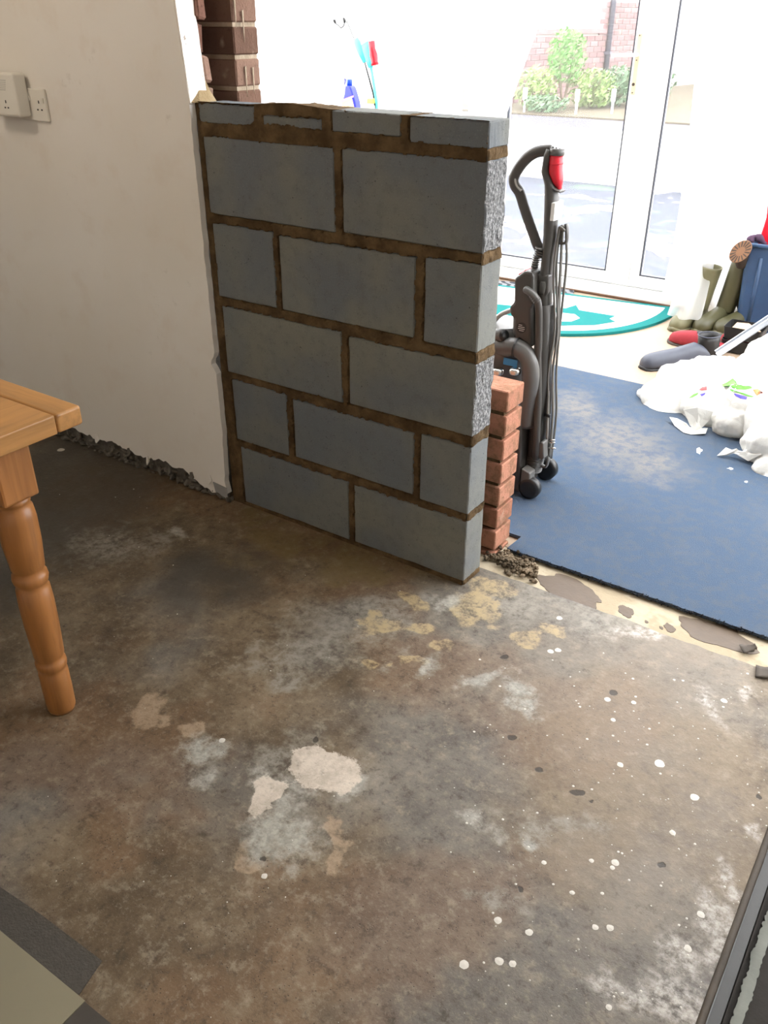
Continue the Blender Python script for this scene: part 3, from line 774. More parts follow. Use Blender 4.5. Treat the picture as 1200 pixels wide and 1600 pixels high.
box('pane', (-1.82, YD + .06, .95), (-.91, YD + .066, 2.05), M['glass'], w2)
def side_window(name, x, y0, y1):
    s = struct(empty(name, (x, (y0 + y1) / 2, 0)))
    box('dwarf_wall', (x - .05, y0, -.05), (x + .05, y1, .7), M['white_wall'], s)
    for lo, hi in (((x - .035, y0, .7), (x + .035, y1, .77)), ((x - .035, y0, 2.05), (x + .035, y1, 2.15)), ((x - .035, y0, .77), (x + .035, y0 + .07, 2.05)), ((x - .035, y1 - .07, .77), (x + .035, y1, 2.05)), ((x - .035, (y0 + y1) / 2 - .035, .77), (x + .035, (y0 + y1) / 2 + .035, 2.05))):
        box('window_frame', lo, hi, M['upvc'], s, .004, 1)
    box('pane', (x - .003, y0 + .07, .77), (x + .003, (y0 + y1) / 2 - .035, 2.05), M['glass'], s)
    box('pane', (x - .003, (y0 + y1) / 2 + .035, .77), (x + .003, y1 - .07, 2.05), M['glass'], s)
side_window('window_3', -2.9, .3, YD + .05)
side_window('window_4', 3.25, .3, YD + .05)
rf = struct(empty('roof_conservatory', (0, 1.7, 2.4)))
for k in range(6):
    x0 = -2.95 + k * 1.05
    prism('roof_panel', [(x0, .27, 2.85), (x0 + 1.04, .27, 2.85), (x0 + 1.04, YD + .2, 2.16), (x0, YD + .2, 2.16)], (0, 0, .016), M['poly'], rf)
    prism('rafter', [(x0 - .02, .27, 2.83), (x0 + .02, .27, 2.83), (x0 + .02, YD + .2, 2.14), (x0 - .02, YD + .2, 2.14)], (0, 0, -.07), M['upvc'], rf)
box('eaves_beam', (-2.95, YD + .0, 2.06), (3.3, YD + .12, 2.16), M['upvc'], rf)
# french doors
XJ = .205
fr_ = struct(empty('trim_1', (.2, YD, 0)))
box('threshold_bar', (-.83, YD, 0), (1.34, YD + .07, .072), M['upvc'], fr_, .006, 2)
box('door_frame', (-.83, YD, .072), (-.765, YD + .07, 2.06), M['upvc'], fr_, .004, 1)
box('door_frame', (1.275, YD, .072), (1.34, YD + .07, 2.06), M['upvc'], fr_, .004, 1)
box('brown_strip', (-.83, YD - .012, 0), (1.34, YD - .0005, .010), M['brown_wood'], fr_, .002, 1)  # thin brown strip along the foot of the threshold bar
def leaf(name, x0, x1, px0, px1, pz0, pz1):
    d = struct(empty(name, ((x0 + x1) / 2, YD, 0))); y0, y1 = YD + .008, YD + .062; z0, z1 = .078, 2.05
    for nme, lo, hi in (('stile', (x0, y0, z0), (px0, y1, z1)), ('stile', (px1, y0, z0), (x1, y1, z1)), ('rail', (px0, y0, z0), (px1, y1, pz0)), ('rail', (px0, y0, pz1), (px1, y1, z1))):
        box(nme, lo, hi, M['upvc'], d, .003, 1)
    box('pane', (px0 - .004, YD + .03, pz0 - .004), (px1 + .004, YD + .037, pz1 + .004), M['glass'], d)
    for lo, hi in (((px0, YD + .010, pz0), (px0 + .007, YD + .030, pz1)), ((px1 - .007, YD + .010, pz0), (px1, YD + .030, pz1)), ((px0, YD + .010, pz0), (px1, YD + .030, pz0 + .007))):
        box('gasket', lo, hi, M['gasket'], d)
    return d
dl = leaf('door_1', -.762, XJ - .001, -.66, .062, .145, 1.93)
dr = leaf('door_2', XJ + .003, 1.272, .268, 1.17, .145, 1.93)
box('cover_strip', (XJ - .018, YD + .0005, .078), (XJ + .004, YD + .009, 2.05), M['upvc'], dl, .002, 1)
hp = tag(box('back_plate', (.076, YD - .004, 1.095), (.100, YD + .009, 1.385), M['brass'], dl, .003, 2), 'cream brass backplate')
for z in (1.375, 1.26, 1.105): lathe('screw', [(.0035, 0), (.0035, .002)], (.088, YD - .004, z), M['tread_dark'], hp, (0, -1, 0), 8)
lathe('keyhole', [(.008, 0), (.008, .003)], (.088, YD - .004, 1.145), M['tread_dark'], hp, (0, -1, 0), 12)
tube('handle', smooth_path([(.088, YD - .002, 1.285), (.088, YD - .04, 1.285), (.075, YD - .052, 1.285), (.02, YD - .052, 1.283), (-.035, YD - .048, 1.28)], 4), .009, M['upvc'], dl)

# sheer nets
def net(name, x0f, x1f, z0, z1, y, folds, depth, label, hem=0.0):
    nx, nz = folds * 8, 30; verts, faces = [], []
    for j in range(nz + 1):
        z = z0 + (z1 - z0) * j / nz; a, b = x0f(z), x1f(z)
        for i in range(nx + 1):
            t = i / nx; q = t * folds * 2 * math.pi
            verts.append((a + (b - a) * t, y + depth * math.sin(q + .6 * math.sin(z * 2)) + .3 * depth * fbm(t * 6, z * 1.5, 3), z + .01 * math.sin(q * .5) * (j == 0)))
    for j in range(nz):
        for i in range(nx):
            k = j * (nx + 1) + i; faces.append((k, k + 1, k + nx + 2, k + nx + 1))
    return tag(link(name, me_from(name, verts, faces, M['net'], True)), label, 'curtain')
net('net_curtain', lambda z: -2.8, lambda z: -.95, .90, 2.05, YD - .03, 22, .012, 'white net curtain across the window above the cleaning bottles')
def edge(z): return (-.70 if z < .80 else -.70 + (z - .80) * .36) if z < 1.9 else -.30
net('net_curtain', lambda z: -.90, edge, .05, 2.04, YD - .045, 10, .018, 'white net curtain drawn aside on the left of the glass door')
net('net_curtain', lambda z: .43 + .02 * math.sin(z * 3), lambda z: 1.65, .06, 2.04, YD - .05, 14, .022, 'white net curtain hanging behind the boots and bin')

# ------------------------------------------------------------------ rug and mat by the door
rg = tag(empty('half_moon_rug', (.2, 2.75, 0)), 'teal and white half-moon rug by the glass door', 'rug')
RA = Vector((-.80, 2.93, 0)); RB = Vector((.545, 3.115, 0))          # straight edge
def half_moon(scale_in, n=40):
    c = (RA + RB) / 2; e = (RB - RA) / 2; nrm = Vector((e.y, -e.x, 0)).normalized() * .80
    s = 1 - scale_in; off = nrm * (scale_in * .42)
    return [c + off + e * (s * math.cos(math.pi * k / n)) + nrm * (s * math.sin(math.pi * k / n)) for k in range(n + 1)]
o_, i_ = half_moon(0), half_moon(.11)
bm = bmesh.new()
for z, flip in ((.012, 0),):
    a = [bm.verts.new(p + Vector((0, 0, .012))) for p in o_]; b = [bm.verts.new(p + Vector((0, 0, .012))) for p in i_]
    lo = [bm.verts.new(p + Vector((0, 0, -.003))) for p in o_]
    n = len(a)
    for k in range(n):
        j = (k + 1) % n
        bm.faces.new((a[k], a[j], b[j], b[k])); bm.faces.new((lo[k], lo[j], a[j], a[k]))
world_child(link('border', bm_mesh('border', bm, M['teal'])), rg)
prism('pile', [p + Vector((0, 0, -.002)) for p in i_], (0, 0, .0145), M['rug_white'], rg)
def motif(pts, mat, h): prism('motif', [PZ(u, v, .0125) for u, v in pts], (0, 0, h), mat, rg)
motif([(760, 474), (800, 478), (842, 480), (884, 482), (900, 477), (905, 485), (930, 489), (961, 494), (952, 498), (961, 503), (930, 508), (880, 509), (850, 506), (815, 497), (790, 492), (755, 490)], M['teal'], .002)
motif([(795, 485), (850, 487), (880, 490), (898, 492), (906, 498), (893, 503), (868, 503), (830, 499)], M['rug_white'], .004)
ob = link('doormat', None) if False else None
mt = prism('doormat', [PZ(u, v, -.003) for u, v in ((690, 432), (790, 441), (840, 446), (897, 456), (893, 468), (862, 488), (700, 482))], (0, 0, .008), M['wavemat'])
tag(mt, 'dark grey doormat with wavy pattern partly under the rug', 'mat')

# ------------------------------------------------------------------ upright vacuum cleaner
YV = .655
VC = tag(empty('vacuum_cleaner', (.75, YV, .010)), 'grey upright vacuum cleaner with red handle top and cable', 'vacuum cleaner')
def V(zx, zy, y=YV, z3=True):                         # point in the vacuum's own mid plane
    return PY(750 + zx * .225, 200 + zy * .225, y)
def V4(zx, zy, y=YV): return PY(740 + zx * .2624, 480 + zy * .2624, y)
def V7(zx, zy, y=YV): return PY(760 + zx * .125, 400 + zy * .125, y)
hp_ = smooth_path([V(*q) for q in ((495, 158), (440, 158), (385, 170), (330, 205), (282, 258), (247, 315), (234, 355), (243, 400), (276, 452), (305, 545), (340, 650), (372, 740), (400, 815), (432, 870))], 4)
nP = len(hp_)
tube('handle', hp_, [(.010 + .006 * math.sin(math.pi * min(1, i / nP * 2.2)) * (i < nP * .5), .017) for i in range(nP)], M['vac_dark'], VC, 14, (0, 1, 0))
tube('inner_grip', smooth_path([V(*q) for q in ((250, 335), (252, 372), (264, 405), (292, 436))], 4), [(.010, .006)] * 13, M['vac_light'], VC, 10, (0, 1, 0))
tube('wand', [V(*q) for q in ((492, 150), (478, 190), (462, 300), (490, 380), (500, 430), (497, 560), (488, 760), (474, 880), (462, 1000), (456, 1180), (447, 1500))], [(.020, .012), (.022, .013), (.022, .014), (.024, .017), (.026, .021), (.026, .021), (.026, .020), (.026, .018), (.026, .018), (.028, .019), (.028, .019)], M['vac_dark'], VC, 18, (0, 1, 0))
for k in range(4): tube('ribbed_collar', [V(436 + k * -3, 830 + k * 17), V(434 + k * -3, 838 + k * 17)], [(.029, .022)] * 2, M['vac_dark'], VC, 16, (0, 1, 0))
tube('red_grip', [V(*q) for q in ((534, 178), (528, 250), (527, 300), (540, 360), (556, 425))], [(.020, .0195), (.021, .0205), (.021, .021), (.020, .017), (.010, .004)], M['red'], VC, 18, (0, 1, 0))
tube('grip_band', [V(530, 244), V(530, 252)], [(.0215, .0212)] * 2, M['red_bright'], VC, 18, (0, 1, 0))
tube('collar', [V(538, 142), V(533, 188)], [(.022, .0222), (.022, .0222)], M['vac_mid'], VC, 18, (0, 1, 0))
for k, zx in enumerate((508, 530, 552)): tube('prong', [V(zx, 150 + k * 3), V(zx, 128 + k * 6)], .003, M['plastic_black'], VC, 8)
tube('grip_rim', smooth_path([V(*q) for q in ((478, 385), (505, 398), (540, 425), (572, 440))], 3), [(.021, .004)] * 10, M['vac_mid'], VC, 12, (0, 1, 0))
box('rating_label', V(530, 640, YV - .02) - Vector((.001, .018, 0)), V(552, 500, YV + .02) + Vector((.001, 0, 0)), M['print_white'], VC)
# body shell
def vprism(name, pts, fn, y0, y1, mat, bevel=.006, parent=None): 
    pts3 = [fn(*q, YV) for q in pts]
    for q in pts3: q.z = max(q.z, .016)
    return prism(name, [q + Vector((0, y0, 0)) for q in pts3], (0, y1 - y0, 0), mat, parent or VC, bevel)
bd = vprism('body', [(292, 1020), (360, 968), (415, 975), (425, 1010), (425, 1190), (405, 1215), (405, 1500), (290, 1475), (290, 1300), (262, 1268), (256, 1215), (288, 1185)], V, -.055, .055, M['vac_dark'], .008)
vprism('release_button', [(300, 1000), (352, 968), (362, 976), (306, 1014)], V, -.035, .035, M['red_bright'], .002, bd)
tube('spring_stalk', [V(378, 972), V(395, 880)], [(.011, .011), (.008, .008)], M['vac_light'], VC, 12)
for k in range(6): tube('spring_ring', [V(380 + k * 3, 962 - k * 15), V(381 + k * 3, 956 - k * 15)], .0125, M['vac_mid'], VC, 12)
tube('slide_button', smooth_path([V(441, 1065, YV - .022), V(438, 1105, YV - .024), V(433, 1150, YV - .022)], 3), [(.006, .011)] * 7, M['vac_mid'], VC, 12, (0, 1, 0))
vprism('wand_holder', [(418, 1000), (500, 1010), (495, 1130), (470, 1180), (425, 1195)], V, -.026, .03, M['vac_dark'], .006)
# badge
bc = V(342, 1357) + Vector((0, -.0555, 0))
bg_ = lathe('badge', [(.0175, 0), (.0175, .001)], bc, M['plastic_black'], bd, (0, -1, 0), 24)
for k, (w, dx) in enumerate(((.006, -.004), (.011, 0), (.012, .0), (.008, .001))):
    box('badge_line', bc + Vector((dx - w, -.0016, .008 - k * .006)), bc + Vector((dx + w, -.001, .0095 - k * .006)), M['print_white'], bg_)
# small hose end, hose and the big elbow duct
tube('hose_end', smooth_path([V(318, 1120, YV - .058), V(345, 1138, YV - .066), (V(375, 1165, YV - .064)), V(398, 1200, YV - .058)], 4), [.0115, .012] + [.0115] * 11, M['vac_mid'], VC, 12)
for k in range(4): tube('hose_rib', [V(366 + k * 9, 1158 + k * 13, YV - .063), V(369 + k * 9, 1162 + k * 13, YV - .062)], .0135, M['vac_mid'], VC, 12)
tube('hose', smooth_path([V(398, 1195, YV - .058), V(408, 1260, YV - .056), V(409, 1380, YV - .052), V(406, 1520, YV - .05), V4(382, 300, YV - .05), V4(384, 520, YV - .05), V4(378, 700, YV - .05), V4(372, 900, YV - .045)], 4), .012, M['vac_dark'], VC, 12)
tube('ribbed_hose', [V4(430, -20), V4(415, 250), V4(400, 480), V4(385, 700), V4(365, 900)], [(.034, .030)] * 5, M['vac_dark'], VC, 18, (0, 1, 0))
for k in range(10): tube('hose_rib', [V4(352 + k * 2 - 2, 962 - k * 9), V4(353 + k * 2 - 2, 958 - k * 9)], [(.036, .033)] * 2, M['vac_dark'], VC, 16, (0, 1, 0))
el = tube('elbow_duct', smooth_path([V4(100, 240, YV - .06), V4(190, 238, YV - .06), (V4(255, 240, YV - .06)), V4(312, 280, YV - .06), V4(338, 350, YV - .06), V4(338, 450, YV - .06), V4(325, 560, YV - .05), V4(315, 700, YV - .04)], 5), [.030] * 36, M['vac_mid'], VC, 20)
tube('duct_ring', [V4(254, 240, YV - .06), V4(264, 243, YV - .06)], .034, M['plastic_black'], VC, 20)
# cyclone bin on the front side, mostly hidden by the blockwork
cb = lathe('cyclone_bin', [(.07, 0), (.085, .01), (.085, .10), (.09, .105), (.09, .14), (.078, .15), (.05, .20)], V4(190, 400) + Vector((-.02, 0, -.03)), M['vac_mid'], VC)
bs = V4(218, 328, YV - .075)
box('blue_label', bs + Vector((-.024, -.002, -.011)), bs + Vector((.026, .0, .012)), M['blue_sticker'], VC)
for zx, zy in ((145, 385), (245, 385)):
    c = V4(zx, zy + 14, YV - .09); lathe('chrome_knob', [(.017, 0), (.019, .004), (.019, .014), (.016, .020), (.006, .022)], c, M['chrome'], VC)
tube('side_pipe', [V4(110, 165, YV - .04), V4(150, 166, YV - .055), V4(180, 170, YV - .07)], [.022, .022, .021], M['vac_mid'], VC, 18)
tube('pipe_mouth', [V4(178, 170, YV - .069), V4(182, 170, YV - .0715)], .0175, M['plastic_black'], VC, 18)
tube('clear_duct', [V(262, 1290), V(262, 1440)], [(.03, .008)] * 2, M['vac_light'], VC, 12, (0, 1, 0))
tube('red_seal', [V(268, 1300, YV - .028), V(266, 1440, YV - .028)], .002, M['red'], VC, 8)
tube('carry_handle', smooth_path([V(248, 1255), V(190, 1275), V(140, 1300), V(90, 1350)], 4), .008, M['vac_light'], VC, 10)
tube('handle_pivot', [V(238, 1250, YV - .03), V(238, 1250, YV + .03)], .008, M['vac_light'], VC, 12)
# lower shell and foot
vprism('lower_shell', [(270, 560), (345, 560), (335, 900), (330, 1060), (300, 1130), (250, 1170), (245, 1000), (262, 800)], V4, -.075, .075, M['vac_dark'], .01)
vprism('foot_bracket', [(342, 985), (352, 905), (402, 935), (398, 1080), (345, 1098)], V4, -.088, -.045, M['vac_mid'], .004)
for zx, zy, y, r in ((425, 1012, .085, .042), (335, 1080, -.075, .038)):
    c = V4(zx, zy, YV + y); c.z = max(c.z, r + .011)
    c.z = r + .011
    lathe('wheel', [(r * .75, -.016), (r, -.012), (r, .012), (r * .75, .016), (r * .3, .018)], c, M['plastic_black'], VC, (0, 1, 0), 28)
fo = box('brush_head', (.44, YV - .155, .012), (.745, YV + .155, .085), M['vac_dark'], VC, .02, 3)
box('bumper', (.435, YV - .157, .020), (.60, YV + .157, .034), M['vac_mid'], VC, .004, 1)
tube('motor_pod', [(.70, YV - .11, .10), (.70, YV + .11, .10)], .075, M['vac_dark'], VC, 24)
# cable: hooks and long loops
tube('cable_hook', smooth_path([V(598, 664), V(605, 700), V(600, 790), V(560, 800)], 3), [(.010, .0045)] * 10, M['vac_dark'], VC, 10, (0, 1, 0))
tube('cable_hook', smooth_path([V4(395, 935), V4(430, 950), V4(445, 905), V4(440, 872)], 3), [(.010, .0045)] * 10, M['vac_mid'], VC, 10, (0, 1, 0))
cs = [(-.012, 545, 700, 512, 1000, 520, 1500, 445, 640, 428, 900), (.0, 560, 690, 530, 950, 540, 1500, 470, 640, 450, 890), (.012, 575, 690, 560, 1000, 545, 1500, 475, 600, 455, 900), (.022, 598, 700, 600, 950, 555, 1500, 492, 640, 462, 900), (.004, 570, 700, 560, 950, 532, 1500, 455, 600, 440, 890)]
for k, (dy, a0, b0, a1, b1, a2, b2, a3, b3, a4, b4) in enumerate(cs):
    y = YV + dy
    tube('cable_loop', smooth_path([V(590, 715, y), V(a0 + 12, b0 - 10, y), V(a0, b0 + 30, y), V(a1, b1, y), V(a2 - 2, b2 - 100, y), V4(a3, b3 - 250, y), V4(a3, b3, y), V4(a4, b4, y)], 5), .0042, M['cable'], VC, 8)
pl = vprism('plug', [(415, 790), (440, 772), (452, 780), (455, 870), (440, 880), (412, 850)], V4, -.05, -.015, M['vac_mid'], .003)
for zx, zy in ((470, 790), (470, 805), (474, 838)): tube('pin', [V4(448, zy, YV - .03), V4(zx + 14, zy + 3, YV - .03)], .003, M['chrome'], pl, 8)
tube('plug_lead', smooth_path([V4(436, 780, YV - .032), V4(438, 730, YV - .03), V4(440, 640, YV - .02), V4(446, 500, YV - .01)], 4), .0042, M['cable'], VC, 8)
tube('cable_clip', [V4(425, 640, YV - .02), V4(456, 648, YV - .02)], .007, M['plastic_black'], VC, 10)

# ------------------------------------------------------------------ things on the window sill
ZS = .885
def sill(u, v, y): return PY(u, v, y)
Yb = YD - .10
bl = tag(empty('cleaner_bottle', (sill(545, 150, Yb).x, Yb, ZS)), 'blue toilet cleaner bottle with slanted neck on the window sill', 'bottle')
def silbot(pts, y, th, mat, name, parent, bev=.01): return prism(name, [sill(500 + a * .11247, b * .11247, y) + Vector((0, -th / 2, 0)) for a, b in pts], (0, th, 0), mat, parent, bev)
def zt(u): return 0
blue = simple('blue_bottle_plastic', (.02, .03, .62), .3, .05, 20, .01)
bx = sill(546, 150, Yb).x
silbot([(382, 1190), (448, 1190), (470, 1230), (500, 1330), (525, 1420), (545, 1560), (548, 1700), (330, 1700), (330, 1500), (350, 1380), (372, 1300)], Yb, .06, blue, 'body', bl, .008)
lathe('cap', [(.018, 0), (.018, .034), (.016, .037)], sill(500 + 412 * .1125, 1192 * .1125, Yb), simple('dark_blue_cap', (.010, .06, .42), .3), bl, n=16)
silbot([(305, 1420), (440, 1360), (470, 1480), (470, 1690), (310, 1690)], Yb - .032, .004, simple('orange_label', (.95, .62, .28), .4), 'label', bl, 0)
silbot([(300, 1385), (465, 1325), (465, 1350), (302, 1425)], Yb - .034, .004, simple('pink_label_band', (.75, .28, .80), .4), 'label_band', bl, 0)
sp = tag(empty('spray_bottle', (sill(530, 150, Yb).x, Yb + .02, ZS)), 'pale spray bottle with grey trigger beside the blue bottle', 'bottle')
silbot([(150, 1230), (170, 1130), (215, 1100), (260, 1130), (280, 1230), (285, 1700), (140, 1700)], Yb + .05, .06, simple('cream_plastic', (.85, .84, .62), .4), 'body', sp, .008)
silbot([(160, 990), (330, 1010), (345, 1060), (245, 1075), (240, 1110), (195, 1110), (190, 1060), (150, 1050)], Yb + .05, .025, M['plastic_white'], 'trigger_head', sp, .003)
silbot([(335, 1085), (362, 1100), (355, 1150), (335, 1185), (345, 1130)], Yb + .05, .012, simple('slate_plastic', (.10, .10, .25), .4), 'trigger', sp, .001)
yb = tag(empty('small_bottle', (sill(581, 160, Yb).x, Yb, ZS)), 'small white bottle with yellow cap at the right of the sill', 'bottle')
silbot([(668, 1450), (770, 1460), (778, 1700), (660, 1700)], Yb, .05, M['plastic_white'], 'body', yb, .006)
silbot([(680, 1362), (768, 1368), (768, 1440), (672, 1436)], Yb, .045, simple('yellow_cap', (.90, .80, .12), .4), 'cap', yb, .005)
gb = tag(empty('brush_holder', (sill(590, 160, Yb).x, Yb, ZS)), 'pale blue beaker holding the cleaning brushes', 'beaker')
silbot([(775, 1350), (822, 1352), (832, 1700), (765, 1700)], Yb + .03, .05, simple('pale_blue_plastic', (.40, .66, .85), .3), 'cup', gb, .004)
def sp_(a, b, y=Yb): return sill(500 + a * .11247, b * .11247, y)
teal2 = simple('turquoise_plastic', (.10, .62, .66), .4, .06, 20, .02)
dm = tag(empty('long_duster', (sp_(740, 1300).x, Yb, ZS)), 'long turquoise duster with thin grey wire and loop top', 'duster')
tube('blade', [sp_(495, 540), sp_(520, 600), sp_(560, 720), sp_(620, 870)], [(.006, .018), (.010, .026), (.010, .022), (.006, .012)], teal2, dm, 12, (0, 1, 0))
tube('rod', [sp_(378, 305), sp_(470, 530), sp_(622, 870), sp_(740, 1300), sp_(800, 1650)], [.0025, .0025, .004, .006, .006], M['plastic_black'], dm, 8)
tube('loop', smooth_path([sp_(195, 275), sp_(215, 320), sp_(250, 350), sp_(290, 385), sp_(330, 355), sp_(340, 290), sp_(325, 250)], 4), [.008, .009, .009, .008, .006] + [.0035] * 14 + [.008, .009, .009, .008, .006, .005], M['plastic_black'], dm, 8)
tube('loop_wire', [sp_(335, 255), sp_(300, 215), sp_(240, 165)], .0018, M['vac_light'], dm, 6)
tube('loop_stem', [sp_(335, 300), sp_(378, 308)], .003, M['vac_mid'], dm, 6)
tb = tag(empty('turquoise_brush', (sp_(760, 1300).x, Yb, ZS)), 'shorter turquoise brush standing upright in the beaker', 'brush')
tube('bristles', [sp_(620, 600), sp_(650, 690), sp_(690, 830), sp_(705, 940)], [(.012, .030), (.012, .034), (.012, .030), (.010, .016)], teal2, tb, 14, (0, 1, 0))
tube('stick', [sp_(700, 900), sp_(745, 1150), sp_(790, 1450), sp_(802, 1650)], .009, teal2, tb, 10)
rh = tag(empty('red_handled_tool', (sp_(780, 1300).x, Yb, ZS)), 'cleaning tool with a bright red handle in the beaker', 'tool')
tube('grip', [sp_(718, 570), sp_(728, 680), sp_(745, 760), sp_(760, 860), sp_(768, 905)], [.021, .020, .026, .021, .024], M['red_bright'], rh, 14)
tube('shaft', [sp_(768, 900), sp_(812, 1400), sp_(815, 1650)], .004, M['print_white'], rh, 8)

# gathered end of the right-hand net hanging forward over the pale boot
def gathered():
    top = PY(1105, 250, YD - .06); pts = smooth_path([top, PY(1102, 330, 3.03), PY(1094, 400, 2.95), PY(1082, 450, 2.87), PY(1070, 494, 2.80)], 6)
    bm = bmesh.new(); rows = []
    for i, p in enumerate(pts):
        t = i / (len(pts) - 1); w = .055 + .025 * t
        rows.append([bm.verts.new(p + Vector((w * math.cos(a) * (1 + .16 * math.sin(5 * a + t * 3)), w * .8 * math.sin(a) * (1 + .16 * math.sin(5 * a + t * 3)), 0))) for a in [math.pi + math.pi * k / 28 for k in range(29)]])
    for r0, r1 in zip(rows, rows[1:]):
        for k in range(28): bm.faces.new((r0[k], r0[k + 1], r1[k + 1], r1[k]))
    return tag(link('net_curtain', bm_mesh('net_curtain', bm, mat_thin('thin_net', .5, .5, 0.0), True)), 'gathered white net end falling over the pale olive boot', 'curtain')
gathered()

# ------------------------------------------------------------------ boots, shoes, bin by the curtain
def dloft(name, base, ang, stations, mat, parent=None, n=16, sole=None, tilt=0.0, zoff=0.0, opening=None):
    """flat-bottomed loft along local x: stations (s, half width, height, z lift)"""
    bm = bmesh.new(); rings = []; T = Matrix.Translation(base) @ Matrix.Rotation(ang, 4, 'Z') @ Matrix.Rotation(tilt, 4, 'Y')
    for (s, w, h, zl) in stations:
        ring = []
        for k in range(n):
            a = math.pi * k / (n - 1); c, sn = math.cos(a), math.sin(a)
            ring.append(bm.verts.new(T @ Vector((s, w * math.copysign(abs(c) ** .75, c), zoff + zl + h * max(0, sn) ** .8))))
        rings.append(ring)
    for r0, r1 in zip(rings, rings[1:]):
        for k in range(n):
            bm.faces.new((r0[k], r0[(k + 1) % n], r1[(k + 1) % n], r1[k]))
    bm.faces.new(rings[0]); bm.faces.new(rings[-1])
    o = link(name, bm_mesh(name, bm, mat, True))
    if parent is not None: world_child(o, parent)
    return o, T
FOOT = [(-.075, .018, .055, 0), (-.07, .033, .085, 0), (-.03, .042, .105, 0), (.02, .045, .10, 0), (.07, .046, .085, 0), (.12, .050, .072, 0), (.165, .048, .062, 0), (.195, .036, .048, 0), (.21, .014, .025, 0)]
def wellington(base, ang, mat, label, shaft_top, name='wellington_boot', h=.36):
    r = tag(empty(name, base), label, 'boot', 'green wellington boots')
    f, T = dloft('foot', base, ang, [(s, w, hh, z) for s, w, hh, z in FOOT], mat, r, zoff=.014)
    so, _ = dloft('sole', base, ang, [(s * 1.02, w * 1.10, .022, 0) for s, w, hh, z in FOOT], M['olive_pale'], r)
    a = T @ Vector((-.02, 0, .08)); b = Vector(shaft_top); m = a.lerp(b, .5)
    p = smooth_path([a, a.lerp(b, .25), m, a.lerp(b, .75), b], 4)
    bm = bmesh.new(); rings = loft_bm(bm, p, [(.047 + .010 * i / 16, .052 + .014 * i / 16) for i in range(17)], 18, T.to_3x3() @ Vector((0, 1, 0)), cap=False)
    sh = link('shaft', bm_mesh('shaft', bm, mat, True)); md = sh.modifiers.new('wall', 'SOLIDIFY'); md.thickness = .004
    world_child(sh, r)
    return r
fA = PZ(1107, 518); 
wellington(Vector((fA.x + .02, fA.y + .13, 0)), math.radians(-110), M['olive'], 'olive wellington boot leaning back against the blue bin', PY(1166, 398, fA.y + .16))
fB = PZ(1068, 513)
wellington(Vector((fB.x + .02, fB.y + .12, 0)), math.radians(-105), M['olive_pale'], 'pale olive wellington boot upright behind the red slipper', Vector((fB.x + .05, fB.y + .145, .31)))
fC = PZ(1147, 522)
wellington(Vector((fC.x + .015, fC.y + .12, 0)), math.radians(-118), M['olive'], 'dark olive wellington boot half hidden by the black tray', Vector((fC.x - .03, fC.y + .17, .20)))
# boot stuck in the bin with its brown sole outwards
bu = tag(empty('upturned_boot', PY(1156, 395, 2.82)), 'upturned boot with brown ridged sole hanging from the bin', 'boot')
sc_ = PY(1157, 393, 2.80); sn = (CAM_POS - sc_).normalized(); sa = Vector((.55, 0, .8)); sa = (sa - sn * sa.dot(sn)).normalized(); sb = sn.cross(sa)
def oval(c, ra, rb, n=28): return [c + sa * (ra * math.cos(2 * math.pi * k / n)) + sb * (rb * math.sin(2 * math.pi * k / n)) for k in range(n)]
prism('sole', oval(sc_, .062, .043), -sn * .030, M['tread'], bu, .003)
for k in range(16):
    a = 2 * math.pi * k / 16; d = sa * math.cos(a) * .058 + sb * math.sin(a) * .040; w = (sa * -math.sin(a) + sb * math.cos(a)) * .0035
    prism('tread_groove', [sc_ + d * .45 - w * .6, sc_ + d * .45 + w * .6, sc_ + d + w, sc_ + d - w], sn * .0012, M['tread_dark'], bu)
tube('foot', [sc_ - sn * .028, sc_ - sn * .06, sc_ - sn * .10 + Vector((.012, 0, -.012)), sc_ - sn * .13 + Vector((.03, 0, -.06))], [(.056, .038), (.05, .036), (.042, .036), (.040, .036)], M['tread_dark'], bu, 18, sa)
# blue bin
bn = tag(empty('blue_bin', PZ(1175, 508)), 'tall blue plastic bin behind the shoes', 'bin')
bl0 = PZ(1149, 517, 0); 
def bin_ring(z, x0, x1, y0, y1, r=.03, n=5):
    out = []
    for cx, cy, a0 in ((x1 - r, y1 - r, 0), (x0 + r, y1 - r, 90), (x0 + r, y0 + r, 180), (x1 - r, y0 + r, 270)):
        for k in range(n): a = math.radians(a0 + 90 * k / (n - 1)); out.append(Vector((cx + r * math.cos(a), cy + r * math.sin(a), z)))
    return out
yb0 = bl0.y
xb0 = bl0.x - .01; xt0 = PY(1167, 382, yb0 - .03).x; zt_ = PY(1170, 382, yb0 - .03).z
def loft_rings(name, rings, mat, parent, close_bottom=True, smooth=False):
    bm = bmesh.new(); R2 = [[bm.verts.new(p) for p in r] for r in rings]; n = len(R2[0])
    for a, b in zip(R2, R2[1:]):
        for k in range(n): bm.faces.new((a[k], a[(k + 1) % n], b[(k + 1) % n], b[k]))
    if close_bottom: bm.faces.new(R2[0])
    o = link(name, bm_mesh(name, bm, mat, smooth)); world_child(o, parent); return o
o = loft_rings('body', [bin_ring(.002, xb0, xb0 + .26, yb0, yb0 + .13), bin_ring(zt_, xt0 - .005, xt0 + .33, yb0 - .03, yb0 + .15)], M['bin_blue'], bn)
md = o.modifiers.new('wall', 'SOLIDIFY'); md.thickness = .004
rim = bin_ring(zt_, xt0 - .010, xt0 + .335, yb0 - .036, yb0 + .156)
bm = bmesh.new(); pr_ = rim + [rim[0]]; loft_bm(bm, pr_, [(.011, .007)], 8); world_child(link('rim', bm_mesh('rim', bm, M['bin_blue'], True)), bn)
